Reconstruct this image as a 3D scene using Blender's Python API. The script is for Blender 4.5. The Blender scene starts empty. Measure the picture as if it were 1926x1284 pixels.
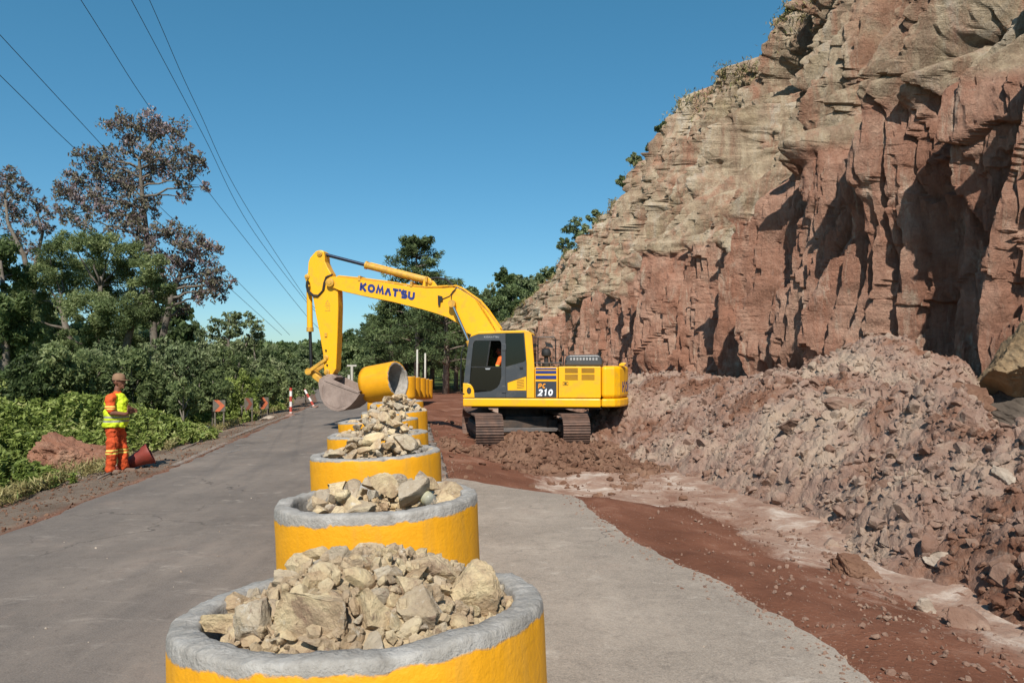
import bpy, bmesh, math, random
import numpy as np
from mathutils import Vector, Matrix, geometry
sc = bpy.context.scene
C = sc.collection
R = math.radians
PI = math.pi
# ---------------------------------------------------------------- camera, sky, sun, exposure
F_PX, CX, HY, CAMH = 1400.0, 963.0, 694.0, 1.70
cd = bpy.data.cameras.new('camera'); cam = bpy.data.objects.new('camera', cd); C.objects.link(cam)
cam.location = (0, 0, CAMH); cam.rotation_euler = (R(90), 0, 0)
cd.sensor_width = 36; cd.lens = 36*F_PX/1926; cd.shift_y = (HY-642)/1926
cd.clip_start = .05; cd.clip_end = 6000
sc.camera = cam
SUN_EL, SUN_AZ = 44.0, 3.0        # azimuth: degrees from straight behind the camera towards the left
w = bpy.data.worlds.new('World'); sc.world = w; w.use_nodes = True
nt = w.node_tree; bg = nt.nodes['Background']
sky = nt.nodes.new('ShaderNodeTexSky'); sky.sky_type = 'NISHITA'; sky.sun_disc = False
sky.sun_elevation = R(SUN_EL); sky.sun_rotation = R(180+SUN_AZ)
sky.altitude = 800; sky.air_density = 1.0; sky.dust_density = 0.6; sky.ozone_density = 1.6
hs = nt.nodes.new('ShaderNodeHueSaturation'); hs.inputs['Saturation'].default_value = 1.3; hs.inputs['Hue'].default_value = .485
nt.links.new(sky.outputs[0], hs.inputs['Color'])
_tc = nt.nodes.new('ShaderNodeTexCoord'); _sx = nt.nodes.new('ShaderNodeSeparateXYZ'); nt.links.new(_tc.outputs['Generated'], _sx.inputs[0])
_rp = nt.nodes.new('ShaderNodeValToRGB'); nt.links.new(_sx.outputs['Z'], _rp.inputs[0])   # clear deep blue air right down to the hills
for _p, _c in ((0.0, (.54, .70, .80, 1)), (.10, (.72, .86, .92, 1)), (.28, (1.10, 1.14, 1.04, 1)), (.6, (1.24, 1.19, 1.06, 1))):
    _e = _rp.color_ramp.elements[0] if _p == 0 else (_rp.color_ramp.elements[1] if _p == .6 else _rp.color_ramp.elements.new(_p)); _e.position = _p; _e.color = _c
_mu = nt.nodes.new('ShaderNodeVectorMath'); _mu.operation = 'MULTIPLY'; nt.links.new(hs.outputs[0], _mu.inputs[0]); nt.links.new(_rp.outputs[0], _mu.inputs[1]); nt.links.new(_mu.outputs[0], bg.inputs[0])
bg.inputs[1].default_value = 0.102
sd = bpy.data.lights.new('sun', 'SUN'); sd.energy = 4.6; sd.angle = R(.5); sd.color = (1, .95, .87)
sun = bpy.data.objects.new('sun', sd); C.objects.link(sun)
sdir = Vector((math.sin(R(SUN_AZ))*math.cos(R(SUN_EL)), math.cos(R(SUN_AZ))*math.cos(R(SUN_EL)), -math.sin(R(SUN_EL))))
sun.rotation_euler = sdir.to_track_quat('-Z', 'Y').to_euler(); sun.location = (-10, -20, 30)
sc.view_settings.view_transform = 'Standard'; sc.view_settings.look = 'None'
sc.view_settings.exposure = 0.3; sc.view_settings.gamma = 1
# ---------------------------------------------------------------- helpers
def P(px, py, D):
    return np.array([(px-CX)/F_PX*D, D, CAMH-(py-HY)/F_PX*D])
def lin(h):
    c = [v/255 for v in h] if isinstance(h, tuple) else [int(h[i:i+2], 16)/255 for i in (0, 2, 4)]
    return tuple((v/12.92 if v <= .04045 else ((v+.055)/1.055)**2.4) for v in c)+(1,)
def hsh(a, b, s=0):
    a = a.astype(np.int64); b = b.astype(np.int64)
    n = (a*374761393 + b*668265263 + s*2147483647) & 0xffffffff
    n = ((n ^ (n >> 13))*1274126177) & 0xffffffff
    n = (n ^ (n >> 16)) & 0xffffffff
    n = (n*2246822519) & 0xffffffff
    return ((n ^ (n >> 15)) & 0xffffff)/float(0xffffff)
def vn(x, y, s=0):
    xi = np.floor(x); yi = np.floor(y); fx = x-xi; fy = y-yi
    fx = fx*fx*fx*(fx*(fx*6-15)+10); fy = fy*fy*fy*(fy*(fy*6-15)+10)
    a = hsh(xi, yi, s); b = hsh(xi+1, yi, s); c = hsh(xi, yi+1, s); d = hsh(xi+1, yi+1, s)
    return (a*(1-fx)+b*fx)*(1-fy)+(c*(1-fx)+d*fx)*fy
def fbm(x, y, o=4, s=0):
    t = 0; a = .5
    for i in range(o):
        t = t+a*vn(x*2**i+i*17.3, y*2**i-i*9.1, s+i); a *= .5
    return t/(1-.5**o)-.5
def worley(x, y, s=0):
    xi = np.floor(x); yi = np.floor(y)
    f1 = np.full(x.shape, 9.0); f2 = np.full(x.shape, 9.0); idv = np.zeros(x.shape); gx = np.zeros(x.shape); gy = np.zeros(x.shape)
    for dx in (-1, 0, 1):
        for dy in (-1, 0, 1):
            cx = xi+dx; cy = yi+dy
            ox = cx+hsh(cx, cy, s+1); oy = cy+hsh(cx, cy, s+2)
            d = np.hypot(x-ox, y-oy); m = d < f1
            f2 = np.where(m, f1, np.minimum(f2, d))
            idv = np.where(m, hsh(cx, cy, s+3), idv); gx = np.where(m, ox, gx); gy = np.where(m, oy, gy)
            f1 = np.where(m, d, f1)
    return f1, f2, idv, x-gx, y-gy
def sst(a, b, x):
    t = np.clip((x-a)/(b-a), 0, 1); return t*t*(3-2*t)
def npmesh(name, V, F, smooth=False, attrs=None):
    V = np.asarray(V, dtype=np.float32); F = np.asarray(F, dtype=np.int32)
    me = bpy.data.meshes.new(name); k = F.shape[1]
    me.vertices.add(len(V)); me.vertices.foreach_set('co', V.ravel())
    me.loops.add(F.size); me.loops.foreach_set('vertex_index', F.ravel())
    me.polygons.add(len(F)); me.polygons.foreach_set('loop_start', np.arange(0, F.size, k, dtype=np.int32))
    me.update(calc_edges=True)
    me.polygons.foreach_set('use_smooth', np.full(len(F), smooth))
    for n, arr in (attrs or {}).items():
        a = me.attributes.new(n, 'FLOAT', 'POINT'); a.data.foreach_set('value', np.asarray(arr, dtype=np.float32).ravel())
    return me
def link(name, me, mat=None, parent=None, loc=None):
    o = bpy.data.objects.new(name, me); C.objects.link(o)
    if mat is not None:
        for m in (mat if isinstance(mat, (list, tuple)) else [mat]): me.materials.append(m)
    if parent is not None: o.parent = parent
    if loc is not None: o.location = loc
    return o
def tag(o, label=None, cat=None, group=None, kind=None):
    if label: o['label'] = label
    if cat: o['category'] = cat
    if group: o['group'] = group
    if kind: o['kind'] = kind
    return o
def empty(name, loc=(0, 0, 0), rz=0, label=None, cat=None, group=None):
    o = bpy.data.objects.new(name, None); C.objects.link(o); o.location = loc; o.rotation_euler = (0, 0, rz); o.empty_display_size = .2
    return tag(o, label, cat, group)
def copy_tree(o, parent=None):
    c = o.copy(); C.objects.link(c); c.parent = parent
    for ch in list(o.children): copy_tree(ch, c)
    return c
def grid_faces(nr, nc):
    i = np.arange(nr-1)[:, None]*nc+np.arange(nc-1)[None, :]
    return np.stack([i, i+1, i+nc+1, i+nc], -1).reshape(-1, 4)
class MB:
    def __init__(s): s.v = []; s.f = []; s.mi = []; s.cur = 0
    def add(s, vs, fs):
        b = len(s.v); s.v += [tuple(map(float, p)) for p in vs]; s.f += [[b+i for i in f] for f in fs]; s.mi += [s.cur]*len(fs)
        return s
    def box(s, x0, x1, y0, y1, z0, z1, M=None):
        vs = [Vector((x, y, z)) for z in (z0, z1) for y in (y0, y1) for x in (x0, x1)]
        if M is not None: vs = [M@v for v in vs]
        return s.add(vs, [(0, 2, 3, 1), (4, 5, 7, 6), (0, 1, 5, 4), (2, 6, 7, 3), (0, 4, 6, 2), (1, 3, 7, 5)])
    def prism(s, prof, a0, a1, ax='y'):
        # prof list of 2D points; extrude along ax
        n = len(prof)
        def mk(p, a):
            return (p[0], a, p[1]) if ax == 'y' else ((p[0], p[1], a) if ax == 'z' else (a, p[0], p[1]))
        vs = [mk(p, a0) for p in prof]+[mk(p, a1) for p in prof]
        fs = [list(range(n)), list(range(2*n-1, n-1, -1))]+[(i, (i+1) % n, n+(i+1) % n, n+i) for i in range(n)]
        return s.add(vs, fs)
    def plate(s, outer, holes, a0, a1):
        loops = [outer]+holes
        tri = geometry.tessellate_polygon([[Vector((p[0], p[1], 0)) for p in l] for l in loops])
        flat = [p for l in loops for p in l]; n = len(flat)
        s.add([(p[0], a0, p[1]) for p in flat]+[(p[0], a1, p[1]) for p in flat],
              [tuple(t) for t in tri]+[tuple(n+i for i in reversed(t)) for t in tri])
        for l in loops:
            m = len(l)
            s.add([(p[0], a0, p[1]) for p in l]+[(p[0], a1, p[1]) for p in l], [(i, (i+1) % m, m+(i+1) % m, m+i) for i in range(m)])
        return s
    def tube(s, pts, r, seg=10, caps=True):
        pts = [Vector(p) for p in pts]; n = len(pts)
        rs = r if isinstance(r, (list, tuple)) else [r]*n
        up = None; vs = []
        for i, p in enumerate(pts):
            d = (pts[min(i+1, n-1)]-pts[max(i-1, 0)]).normalized()
            if up is None:
                up = d.orthogonal().normalized()
            up = (up-d*up.dot(d)).normalized(); sd_ = d.cross(up)
            for k in range(seg):
                a = 2*PI*k/seg; vs.append(p+(up*math.cos(a)+sd_*math.sin(a))*rs[i])
        fs = [(i*seg+k, i*seg+(k+1) % seg, (i+1)*seg+(k+1) % seg, (i+1)*seg+k) for i in range(n-1) for k in range(seg)]
        if caps: fs += [list(range(seg))[::-1], [(n-1)*seg+k for k in range(seg)]]
        return s.add(vs, fs)
    def lathe(s, prof, seg=24, M=None, closed=False):
        vs = []; n = len(prof)
        for (r, z) in prof:
            for k in range(seg):
                a = 2*PI*k/seg; v = Vector((r*math.cos(a), r*math.sin(a), z)); vs.append(M@v if M is not None else v)
        fs = [(i*seg+k, i*seg+(k+1) % seg, ((i+1) % n)*seg+(k+1) % seg, ((i+1) % n)*seg+k) for i in range(n if closed else n-1) for k in range(seg)]
        if not closed: fs += [list(range(seg))[::-1], [(n-1)*seg+k for k in range(seg)]]
        return s.add(vs, fs)
    def build(s, name, mat=None, parent=None, smooth=False, bevel=0, loc=None, seg=2, auto=False):
        me = bpy.data.meshes.new(name); me.from_pydata(s.v, [], s.f)
        bm = bmesh.new(); bm.from_mesh(me); bmesh.ops.remove_doubles(bm, verts=bm.verts, dist=1e-5); bmesh.ops.recalc_face_normals(bm, faces=bm.faces)
        bm.to_mesh(me); bm.free()
        if smooth or auto: me.polygons.foreach_set('use_smooth', [True]*len(me.polygons))
        if auto: me.set_sharp_from_angle(angle=R(38))
        o = link(name, me, mat, parent, loc)
        if bevel:
            m = o.modifiers.new('bevel', 'BEVEL'); m.width = bevel; m.segments = seg; m.limit_method = 'ANGLE'; m.angle_limit = R(35); m.harden_normals = False
        return o
# ---------------------------------------------------------------- materials
def newmat(name):
    m = bpy.data.materials.new(name); m.use_nodes = True; n = m.node_tree.nodes; l = m.node_tree.links
    return m, n, l, n['Principled BSDF']
def noise(n, l, co, scale, det=6, rough=.6, dist=0, vec=None):
    t = n.new('ShaderNodeTexNoise'); t.inputs['Scale'].default_value = scale; t.inputs['Detail'].default_value = det
    t.inputs['Roughness'].default_value = rough; t.inputs['Distortion'].default_value = dist
    if vec is not None:
        mp = n.new('ShaderNodeMapping'); mp.inputs['Scale'].default_value = vec; l.new(co, mp.inputs[0]); l.new(mp.outputs[0], t.inputs['Vector'])
    else: l.new(co, t.inputs['Vector'])
    return t.outputs['Fac']
def ramp(n, l, fac, stops, interp='LINEAR'):
    r = n.new('ShaderNodeValToRGB'); r.color_ramp.interpolation = interp; e = r.color_ramp.elements
    while len(e) < len(stops): e.new(.5)
    for el, (p, c) in zip(e, stops):
        el.position = p; el.color = c if len(c) == 4 else tuple(c)+(1,)
    l.new(fac, r.inputs[0]); return r.outputs[0]
def mixc(n, l, fac, a, b, mode='MIX'):
    m = n.new('ShaderNodeMix'); m.data_type = 'RGBA'; m.blend_type = mode
    for sk, v in ((m.inputs[0], fac), (m.inputs[6], a), (m.inputs[7], b)):
        if isinstance(v, (int, float)): sk.default_value = v
        elif isinstance(v, tuple): sk.default_value = v
        else: l.new(v, sk)
    return m.outputs[2]
def mth(n, l, op, a, b=0.0, c=None):
    m = n.new('ShaderNodeMath'); m.operation = op
    for sk, v in zip(m.inputs, (a, b, c)):
        if v is None: continue
        if isinstance(v, (int, float)): sk.default_value = v
        else: l.new(v, sk)
    return m.outputs[0]
def bump(n, l, bs, h, strength=.5, dist=.02):
    b = n.new('ShaderNodeBump'); b.inputs['Strength'].default_value = strength; b.inputs['Distance'].default_value = dist
    l.new(h, b.inputs['Height']); l.new(b.outputs[0], bs.inputs['Normal'])
def coord(n, kind='Object'):
    return n.new('ShaderNodeTexCoord').outputs[kind]
BW = ((.0, (0, 0, 0, 1)), (1., (1, 1, 1, 1)))
def simple(name, col, rough=.5, metal=0, dirt=None, dscale=6, damt=(.45, .75), bmp=0, bs_=60):
    m, n, l, b = newmat(name); co = coord(n)
    b.inputs['Roughness'].default_value = rough; b.inputs['Metallic'].default_value = metal
    f = noise(n, l, co, dscale, 8, .65)
    c2 = dirt if dirt else tuple(v*.78 for v in col[:3])+(1,)
    fr = ramp(n, l, f, ((damt[0], (0, 0, 0, 1)), (damt[1], (1, 1, 1, 1))))
    l.new(mixc(n, l, fr, col, c2), b.inputs['Base Color'])
    l.new(mth(n, l, 'ADD', mth(n, l, 'MULTIPLY', f, .25), rough-.1), b.inputs['Roughness'])
    if bmp: bump(n, l, b, noise(n, l, co, bs_, 5), bmp, .01)
    return m
def leafmat(name, cols, rough=.55, transl=.38, sat=1):
    m, n, l, b = newmat(name)
    at = n.new('ShaderNodeAttribute'); at.attribute_name = 'tint'
    k = len(cols); c = ramp(n, l, at.outputs['Fac'], [(i/(k-1), lin(x)) for i, x in enumerate(cols)])
    l.new(c, b.inputs['Base Color']); b.inputs['Roughness'].default_value = rough; b.inputs['Specular IOR Level'].default_value = .25
    tr = n.new('ShaderNodeBsdfTranslucent'); l.new(c, tr.inputs[0]); mx = n.new('ShaderNodeMixShader'); mx.inputs[0].default_value = transl
    l.new(b.outputs[0], mx.inputs[1]); l.new(tr.outputs[0], mx.inputs[2]); l.new(mx.outputs[0], n['Material Output'].inputs[0])
    return m
# asphalt
def asphalt(name, a, b_, c, streak, bstr=.5):
    m, n, l, b = newmat(name); co = coord(n)
    big = noise(n, l, co, .55, 5, .6); col = ramp(n, l, big, ((.35, lin(a)), (.62, lin(b_))))
    # long tyre streaks along the road
    mp = n.new('ShaderNodeMapping'); mp.inputs['Rotation'].default_value = (0, 0, R(-8)); mp.inputs['Scale'].default_value = (1.3, .12, 1); l.new(co, mp.inputs[0])
    tn = n.new('ShaderNodeTexNoise'); tn.inputs['Scale'].default_value = 1.6; tn.inputs['Detail'].default_value = 7; tn.inputs['Roughness'].default_value = .6; l.new(mp.outputs[0], tn.inputs[0])
    col = mixc(n, l, ramp(n, l, tn.outputs['Fac'], ((.42, (0, 0, 0, 1)), (.7, (.75, .75, .75, 1)))), col, lin(c))
    # white scraped dust flecks
    fl = noise(n, l, co, 3.2, 10, .8, .6, (.5, 1.1, 1))
    col = mixc(n, l, ramp(n, l, fl, ((.56, (0, 0, 0, 1)), (.68, (.7, .7, .7, 1)))), col, lin(streak))
    fk = noise(n, l, co, 14, 8, .8, .6, (.45, 1.2, 1)); col = mixc(n, l, ramp(n, l, fk, ((.64, (0, 0, 0, 1)), (.70, (.8, .8, .8, 1)))), col, lin(streak))
    so = noise(n, l, co, .9, 10, .78, .7); col = mixc(n, l, ramp(n, l, so, ((.55, (0, 0, 0, 1)), (.72, (.45, .45, .45, 1)))), col, lin((152, 128, 112)))
    gr = noise(n, l, co, 95, 3, .7)
    col = mixc(n, l, ramp(n, l, gr, ((.3, (.0, .0, .0, 1)), (.75, (.55, .55, .55, 1)))), col, tuple(v*1.75 for v in lin(b_)[:3])+(1,))
    vo = n.new('ShaderNodeTexVoronoi'); vo.feature = 'DISTANCE_TO_EDGE'; vo.inputs['Scale'].default_value = .42
    wp = n.new('ShaderNodeVectorMath'); wp.operation = 'ADD'; wn = n.new('ShaderNodeTexNoise'); wn.inputs['Scale'].default_value = 1.7; wn.inputs['Detail'].default_value = 6
    l.new(co, wn.inputs[0]); l.new(co, wp.inputs[0]); l.new(wn.outputs['Color'], wp.inputs[1]); l.new(wp.outputs[0], vo.inputs[0])
    ck = ramp(n, l, vo.outputs['Distance'], ((.0, (1, 1, 1, 1)), (.008, (0, 0, 0, 1))))
    ck = mth(n, l, 'MULTIPLY', ck, ramp(n, l, noise(n, l, co, .35, 2), ((.5, (0, 0, 0, 1)), (.6, (.8, .8, .8, 1)))))
    col = mixc(n, l, ck, col, lin('3a3532'))
    s2 = noise(n, l, co, 42, 6, .8); col = mixc(n, l, ramp(n, l, s2, ((.60, (0, 0, 0, 1)), (.68, (.55, .55, .55, 1)))), col, lin(streak)); col = mixc(n, l, ramp(n, l, s2, ((.34, (.5, .5, .5, 1)), (.42, (0, 0, 0, 1)))), col, lin((58, 52, 48)))
    s3 = noise(n, l, co, 6, 12, .85, .5); col = mixc(n, l, ramp(n, l, s3, ((.36, (.35, .35, .35, 1)), (.5, (0, 0, 0, 1)))), col, lin((70, 63, 58)))
    l.new(col, b.inputs['Base Color']); b.inputs['Roughness'].default_value = .88; b.inputs['Specular IOR Level'].default_value = .25
    bump(n, l, b, mth(n, l, 'ADD', gr, mth(n, l, 'MULTIPLY', noise(n, l, co, 18, 6), .8)), bstr, .006)
    return m
M_ROAD = asphalt('asphalt', (86, 79, 73), (122, 111, 101), (74, 70, 68), (166, 155, 143))
M_PAVE = asphalt('old_asphalt', '70665b', '9a8d7f', '7d7267', 'c2b6a8', .9)
def earth(name, stops, scale=.6, fine='c9b5a2', fineamt=.5, bs=.7, dist=.03, dscale=9):
    m, n, l, b = newmat(name); co = coord(n)
    col = ramp(n, l, noise(n, l, co, scale, 9, .62, .3), [(p, lin(c)) for p, c in stops])
    f = noise(n, l, co, 6, 10, .75)
    col = mixc(n, l, ramp(n, l, f, ((.52, (0, 0, 0, 1)), (.72, (fineamt,)*3+(1,)))), col, lin(fine))
    g = noise(n, l, co, 40, 5, .7)
    col = mixc(n, l, mth(n, l, 'MULTIPLY', g, .5), col, mixc(n, l, .5, col, lin('3d2a20')))
    l.new(col, b.inputs['Base Color']); b.inputs['Roughness'].default_value = .95; b.inputs['Specular IOR Level'].default_value = .15
    bump(n, l, b, mth(n, l, 'ADD', noise(n, l, co, dscale, 12, .72), mth(n, l, 'MULTIPLY', g, .3)), bs, dist)
    return m
M_MOUND = earth('crumbled_earth', ((.28, '6e4a3a'), (.40, '86624f'), (.5, '9a7f70'), (.62, 'b09b87'), (.72, '7f5a44')), .55, 'bda995', .6, 1.0, .05)
M_CLOD = earth('clod_earth', ((.3, (120, 88, 72)), (.5, (141, 113, 97)), (.7, (164, 140, 120))), 1.3, 'bba896', .5, .8, .03, 14)
M_CLODB = earth('brown_clod_earth', ((.3, '684a3b'), (.5, '7a5b49'), (.7, '8b6d59')), 1.1, '9b8068', .4, .8, .03, 14)
# ground: colour attribute says which soil lies where
def ground_mat():
    m, n, l, b = newmat('ground_soil'); co = coord(n)
    def at(nm):
        a = n.new('ShaderNodeAttribute'); a.attribute_name = nm; return a.outputs['Fac']
    red = ramp(n, l, noise(n, l, co, .9, 9, .65, .3), ((.3, lin((98, 62, 46))), (.55, lin((124, 82, 63))), (.7, lin((152, 114, 94)))))
    pale = ramp(n, l, noise(n, l, co, 1.6, 10, .7, .4), ((.35, lin((138, 104, 86))), (.52, lin((164, 136, 118))), (.66, lin((204, 188, 172)))))
    mk = ramp(n, l, mth(n, l, 'ADD', mth(n, l, 'MULTIPLY', noise(n, l, co, 1.3, 12, .8, .6, (1.2, .7, 1)), .9), mth(n, l, 'MULTIPLY', at('pale'), .36)), ((.64, (0, 0, 0, 1)), (.76, (1, 1, 1, 1))))
    col = mixc(n, l, mk, red, pale)
    verge = ramp(n, l, noise(n, l, co, .8, 9, .65, .2), ((.3, lin('5a4a3c')), (.5, lin('75675a')), (.7, lin('8d7b69'))))
    col = mixc(n, l, at('verge'), col, verge)
    grass = ramp(n, l, noise(n, l, co, .5, 8, .7), ((.3, lin('3a4423')), (.6, lin('4f5a2f')), (.75, lin('6e6a44'))))
    col = mixc(n, l, at('green'), col, grass)
    sp = noise(n, l, co, 28, 4, .7)
    col = mixc(n, l, ramp(n, l, sp, ((.62, (0, 0, 0, 1)), (.7, (.6, .6, .6, 1)))), col, lin('b5a291'))
    l.new(col, b.inputs['Base Color']); b.inputs['Roughness'].default_value = .95; b.inputs['Specular IOR Level'].default_value = .12
    bump(n, l, b, mth(n, l, 'ADD', noise(n, l, co, 7, 12, .72), mth(n, l, 'MULTIPLY', sp, .3)), .8, .035)
    return m
M_GROUND = ground_mat()
def cliff_mat():
    m, n, l, b = newmat('layered_rock'); co = coord(n)
    a = n.new('ShaderNodeAttribute'); a.attribute_name = 'layer'
    red = ramp(n, l, noise(n, l, co, .55, 10, .65, .5, (1, 1, .5)), ((.28, lin((128, 92, 74))), (.45, lin((160, 119, 99))), (.6, lin((182, 145, 124))), (.75, lin((188, 162, 140)))))
    tan = ramp(n, l, noise(n, l, co, .5, 10, .68, .6, (1, 1, .35)), ((.25, lin('7a6556')), (.42, lin((158, 136, 114))), (.55, lin((184, 166, 140))), (.66, lin('bdb09e')), (.8, lin('d6ccc0'))))
    och = ramp(n, l, noise(n, l, co, .22, 5, .6), ((.55, (0, 0, 0, 1)), (.75, (.4, .4, .4, 1))))
    tan = mixc(n, l, och, tan, lin('8b7a4c'))
    col = mixc(n, l, a.outputs['Fac'], red, tan)
    pk = noise(n, l, co, .35, 8, .7, 1.0, (1.2, 1.2, .5)); col = mixc(n, l, ramp(n, l, pk, ((.49, (0, 0, 0, 1)), (.62, (.7, .7, .7, 1)))), col, lin((166, 118, 96)))
    cr = noise(n, l, co, .8, 10, .75, .8, (1.3, 1.3, .35)); col = mixc(n, l, ramp(n, l, cr, ((.56, (0, 0, 0, 1)), (.66, (.6, .6, .6, 1)))), col, lin((205, 190, 168)))
    dk = noise(n, l, co, 1.5, 10, .75, .5, (1.6, 1.6, .22)); col = mixc(n, l, ramp(n, l, dk, ((.56, (0, 0, 0, 1)), (.70, (.4, .4, .4, 1)))), col, lin((84, 66, 54)))
    # thin bedding
    bd = noise(n, l, co, 1.0, 8, .7, .8, (.5, .5, 3))
    col = mixc(n, l, ramp(n, l, bd, ((.35, (.25, .25, .25, 1)), (.5, (0, 0, 0, 1)))), col, mixc(n, l, .55, col, lin('4a2c22')))
    # pale weathering streaks run down
    ws = noise(n, l, co, 1.1, 8, .7, .2, (2.2, 2.2, .3))
    col = mixc(n, l, ramp(n, l, ws, ((.58, (0, 0, 0, 1)), (.75, (.55, .55, .55, 1)))), col, lin('c2ae9d'))
    f = noise(n, l, co, 9, 10, .75)
    col = mixc(n, l, ramp(n, l, f, ((.3, (.4, .4, .4, 1)), (.55, (0, 0, 0, 1)))), col, mixc(n, l, .6, col, lin('3b271e')))
    l.new(col, b.inputs['Base Color']); b.inputs['Roughness'].default_value = .95; b.inputs['Specular IOR Level'].default_value = .1
    bump(n, l, b, mth(n, l, 'ADD', mth(n, l, 'ADD', noise(n, l, co, 2.2, 14, .72, .4, (1.6, 1.6, .7)), mth(n, l, 'MULTIPLY', bd, .2)), mth(n, l, 'MULTIPLY', f, .35)), 1.0, .24)
    return m
M_CLIFF = cliff_mat()
def rockmat():
    m, n, l, b = newmat('broken_stone'); co = coord(n)
    oi = n.new('ShaderNodeObjectInfo')
    ad = n.new('ShaderNodeVectorMath'); ad.operation = 'MULTIPLY_ADD'; l.new(oi.outputs['Random'], ad.inputs[0]); ad.inputs[1].default_value = (40, 27, 33); l.new(co, ad.inputs[2])
    cw = ad.outputs[0]
    c1 = ramp(n, l, noise(n, l, cw, 5, 10, .7, .5), ((.3, lin('8d775a')), (.45, lin('b3997a')), (.6, lin((212, 190, 150))), (.75, lin((226, 212, 182)))))
    c2 = ramp(n, l, noise(n, l, cw, 7, 10, .7, .5), ((.3, lin((146, 130, 110))), (.5, lin((176, 162, 142))), (.7, lin((204, 194, 176)))))
    col = mixc(n, l, ramp(n, l, oi.outputs['Random'], ((.45, (0, 0, 0, 1)), (.85, (.8, .8, .8, 1)))), c1, c2)
    st = noise(n, l, cw, 9, 8, .7, .8)
    col = mixc(n, l, ramp(n, l, st, ((.56, (0, 0, 0, 1)), (.64, (.65, .65, .65, 1)))), col, lin('7a5f50'))
    st2 = noise(n, l, cw, 13, 9, .75, .4)
    col = mixc(n, l, ramp(n, l, st2, ((.58, (0, 0, 0, 1)), (.66, (.7, .7, .7, 1)))), col, lin('d6cdbd'))
    l.new(col, b.inputs['Base Color']); b.inputs['Roughness'].default_value = .92; b.inputs['Specular IOR Level'].default_value = .2
    bump(n, l, b, mth(n, l, 'ADD', noise(n, l, cw, 22, 12, .7), mth(n, l, 'MULTIPLY', st2, .6)), 1.0, .022)
    return m
M_ROCK = rockmat()
def ringmat(gap=.06, amp=.05, name='yellow_painted_concrete'):
    m, n, l, b = newmat(name); co = coord(n)
    sx = n.new('ShaderNodeSeparateXYZ'); l.new(co, sx.inputs[0])
    nf = noise(n, l, co, 4.5, 8, .65)
    # depth below the rim where the paint starts
    zz = mth(n, l, 'SUBTRACT', sx.outputs['Z'], mth(n, l, 'MULTIPLY', mth(n, l, 'SUBTRACT', nf, .5), amp*4))
    bare = ramp(n, l, mth(n, l, 'ADD', mth(n, l, 'SUBTRACT', zz, 1.0-gap), .5), ((.498, (0, 0, 0, 1)), (.503, (1, 1, 1, 1))))
    rr = mth(n, l, 'SQRT', mth(n, l, 'ADD', mth(n, l, 'POWER', sx.outputs['X'], 2.0), mth(n, l, 'POWER', sx.outputs['Y'], 2.0)))
    inner = mth(n, l, 'LESS_THAN', rr, .49)
    bare = mth(n, l, 'MAXIMUM', bare, inner)
    chips = ramp(n, l, noise(n, l, co, 11, 10, .8), ((.665, (0, 0, 0, 1)), (.685, (.8, .8, .8, 1))))
    bare = mth(n, l, 'MAXIMUM', bare, chips)
    conc = ramp(n, l, noise(n, l, co, 9, 11, .72), ((.3, lin((130, 124, 116))), (.5, lin((158, 152, 144))), (.68, lin((180, 175, 168))), (.8, lin((206, 202, 195)))))
    yel = ramp(n, l, noise(n, l, co, 3, 8, .65), ((.3, lin('d69412')), (.6, lin('e8a21a')), (.8, lin('d0982c'))))
    drt = ramp(n, l, noise(n, l, co, 2.2, 9, .75, .3, (3, 3, .5)), ((.5, (0, 0, 0, 1)), (.75, (.6, .6, .6, 1))))
    yel = mixc(n, l, drt, yel, lin('b5893e')); yel = mixc(n, l, ramp(n, l, noise(n, l, co, 6, 12, .85, 1.0), ((.60, (0, 0, 0, 1)), (.66, (.5, .5, .5, 1)))), yel, lin((176, 138, 78)))
    l.new(mixc(n, l, bare, yel, conc), b.inputs['Base Color']); l.new(mth(n, l, 'ADD', mth(n, l, 'MULTIPLY', bare, .35), .55), b.inputs['Roughness'])
    b.inputs['Specular IOR Level'].default_value = .3
    hh = mth(n, l, 'ADD', noise(n, l, co, 55, 6, .65), mth(n, l, 'MULTIPLY', noise(n, l, co, 16, 8, .7), .7))
    bump(n, l, b, mth(n, l, 'SUBTRACT', mth(n, l, 'MULTIPLY', hh, mth(n, l, 'ADD', .8, mth(n, l, 'MULTIPLY', bare, 1.6))), mth(n, l, 'MULTIPLY', bare, 1.2)), .8, .006)
    return m
M_RING = [ringmat(.018, .026, 'yellow_ring_paint_a'), ringmat(.035, .03, 'yellow_ring_paint_b'), ringmat(-.004, .02, 'yellow_ring_paint_c')]
YEL = lin('f0ae08')
M_YEL = simple('machine_yellow', YEL, .38, 0, lin('bd8f3c'), 3.5, (.5, .85))
M_YELD = simple('dusty_yellow', lin('d19c2c'), .55, 0, lin('96713c'), 9, (.4, .75))
M_GREY = simple('charcoal_paint', lin('3c3f42'), .42, 0, lin('55524e'), 5, (.5, .85))
M_BLACK = simple('black_metal', lin('1b1b1b'), .45, 0, lin('3a342e'), 8, (.5, .8))
M_RUB = simple('dark_rubber', lin('202020'), .7, 0, lin('4b4038'), 8, (.5, .8))
M_BLUE = simple('navy_decal', lin('1f2d6e'), .4, 0, lin('2a3a78'), 8)
M_DEC = simple('grey_decal', lin('34373f'), .45)
M_WHITE = simple('white_decal', lin('e8e8e8'), .5)
M_ORNG = simple('amber_decal', lin('f0981a'), .5)
M_LGREY = simple('pale_grey_decal', lin('9a9c9e'), .5)
M_CHROME = simple('polished_steel', lin('c8c8c8'), .2, 1)
M_STEELD = simple('dark_steel', lin('3a4150'), .3, .8)
M_TRACK = simple('muddy_track_steel', lin('54443c'), .75, .15, lin('74594b'), 5, (.35, .6), .6, 30)
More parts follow.
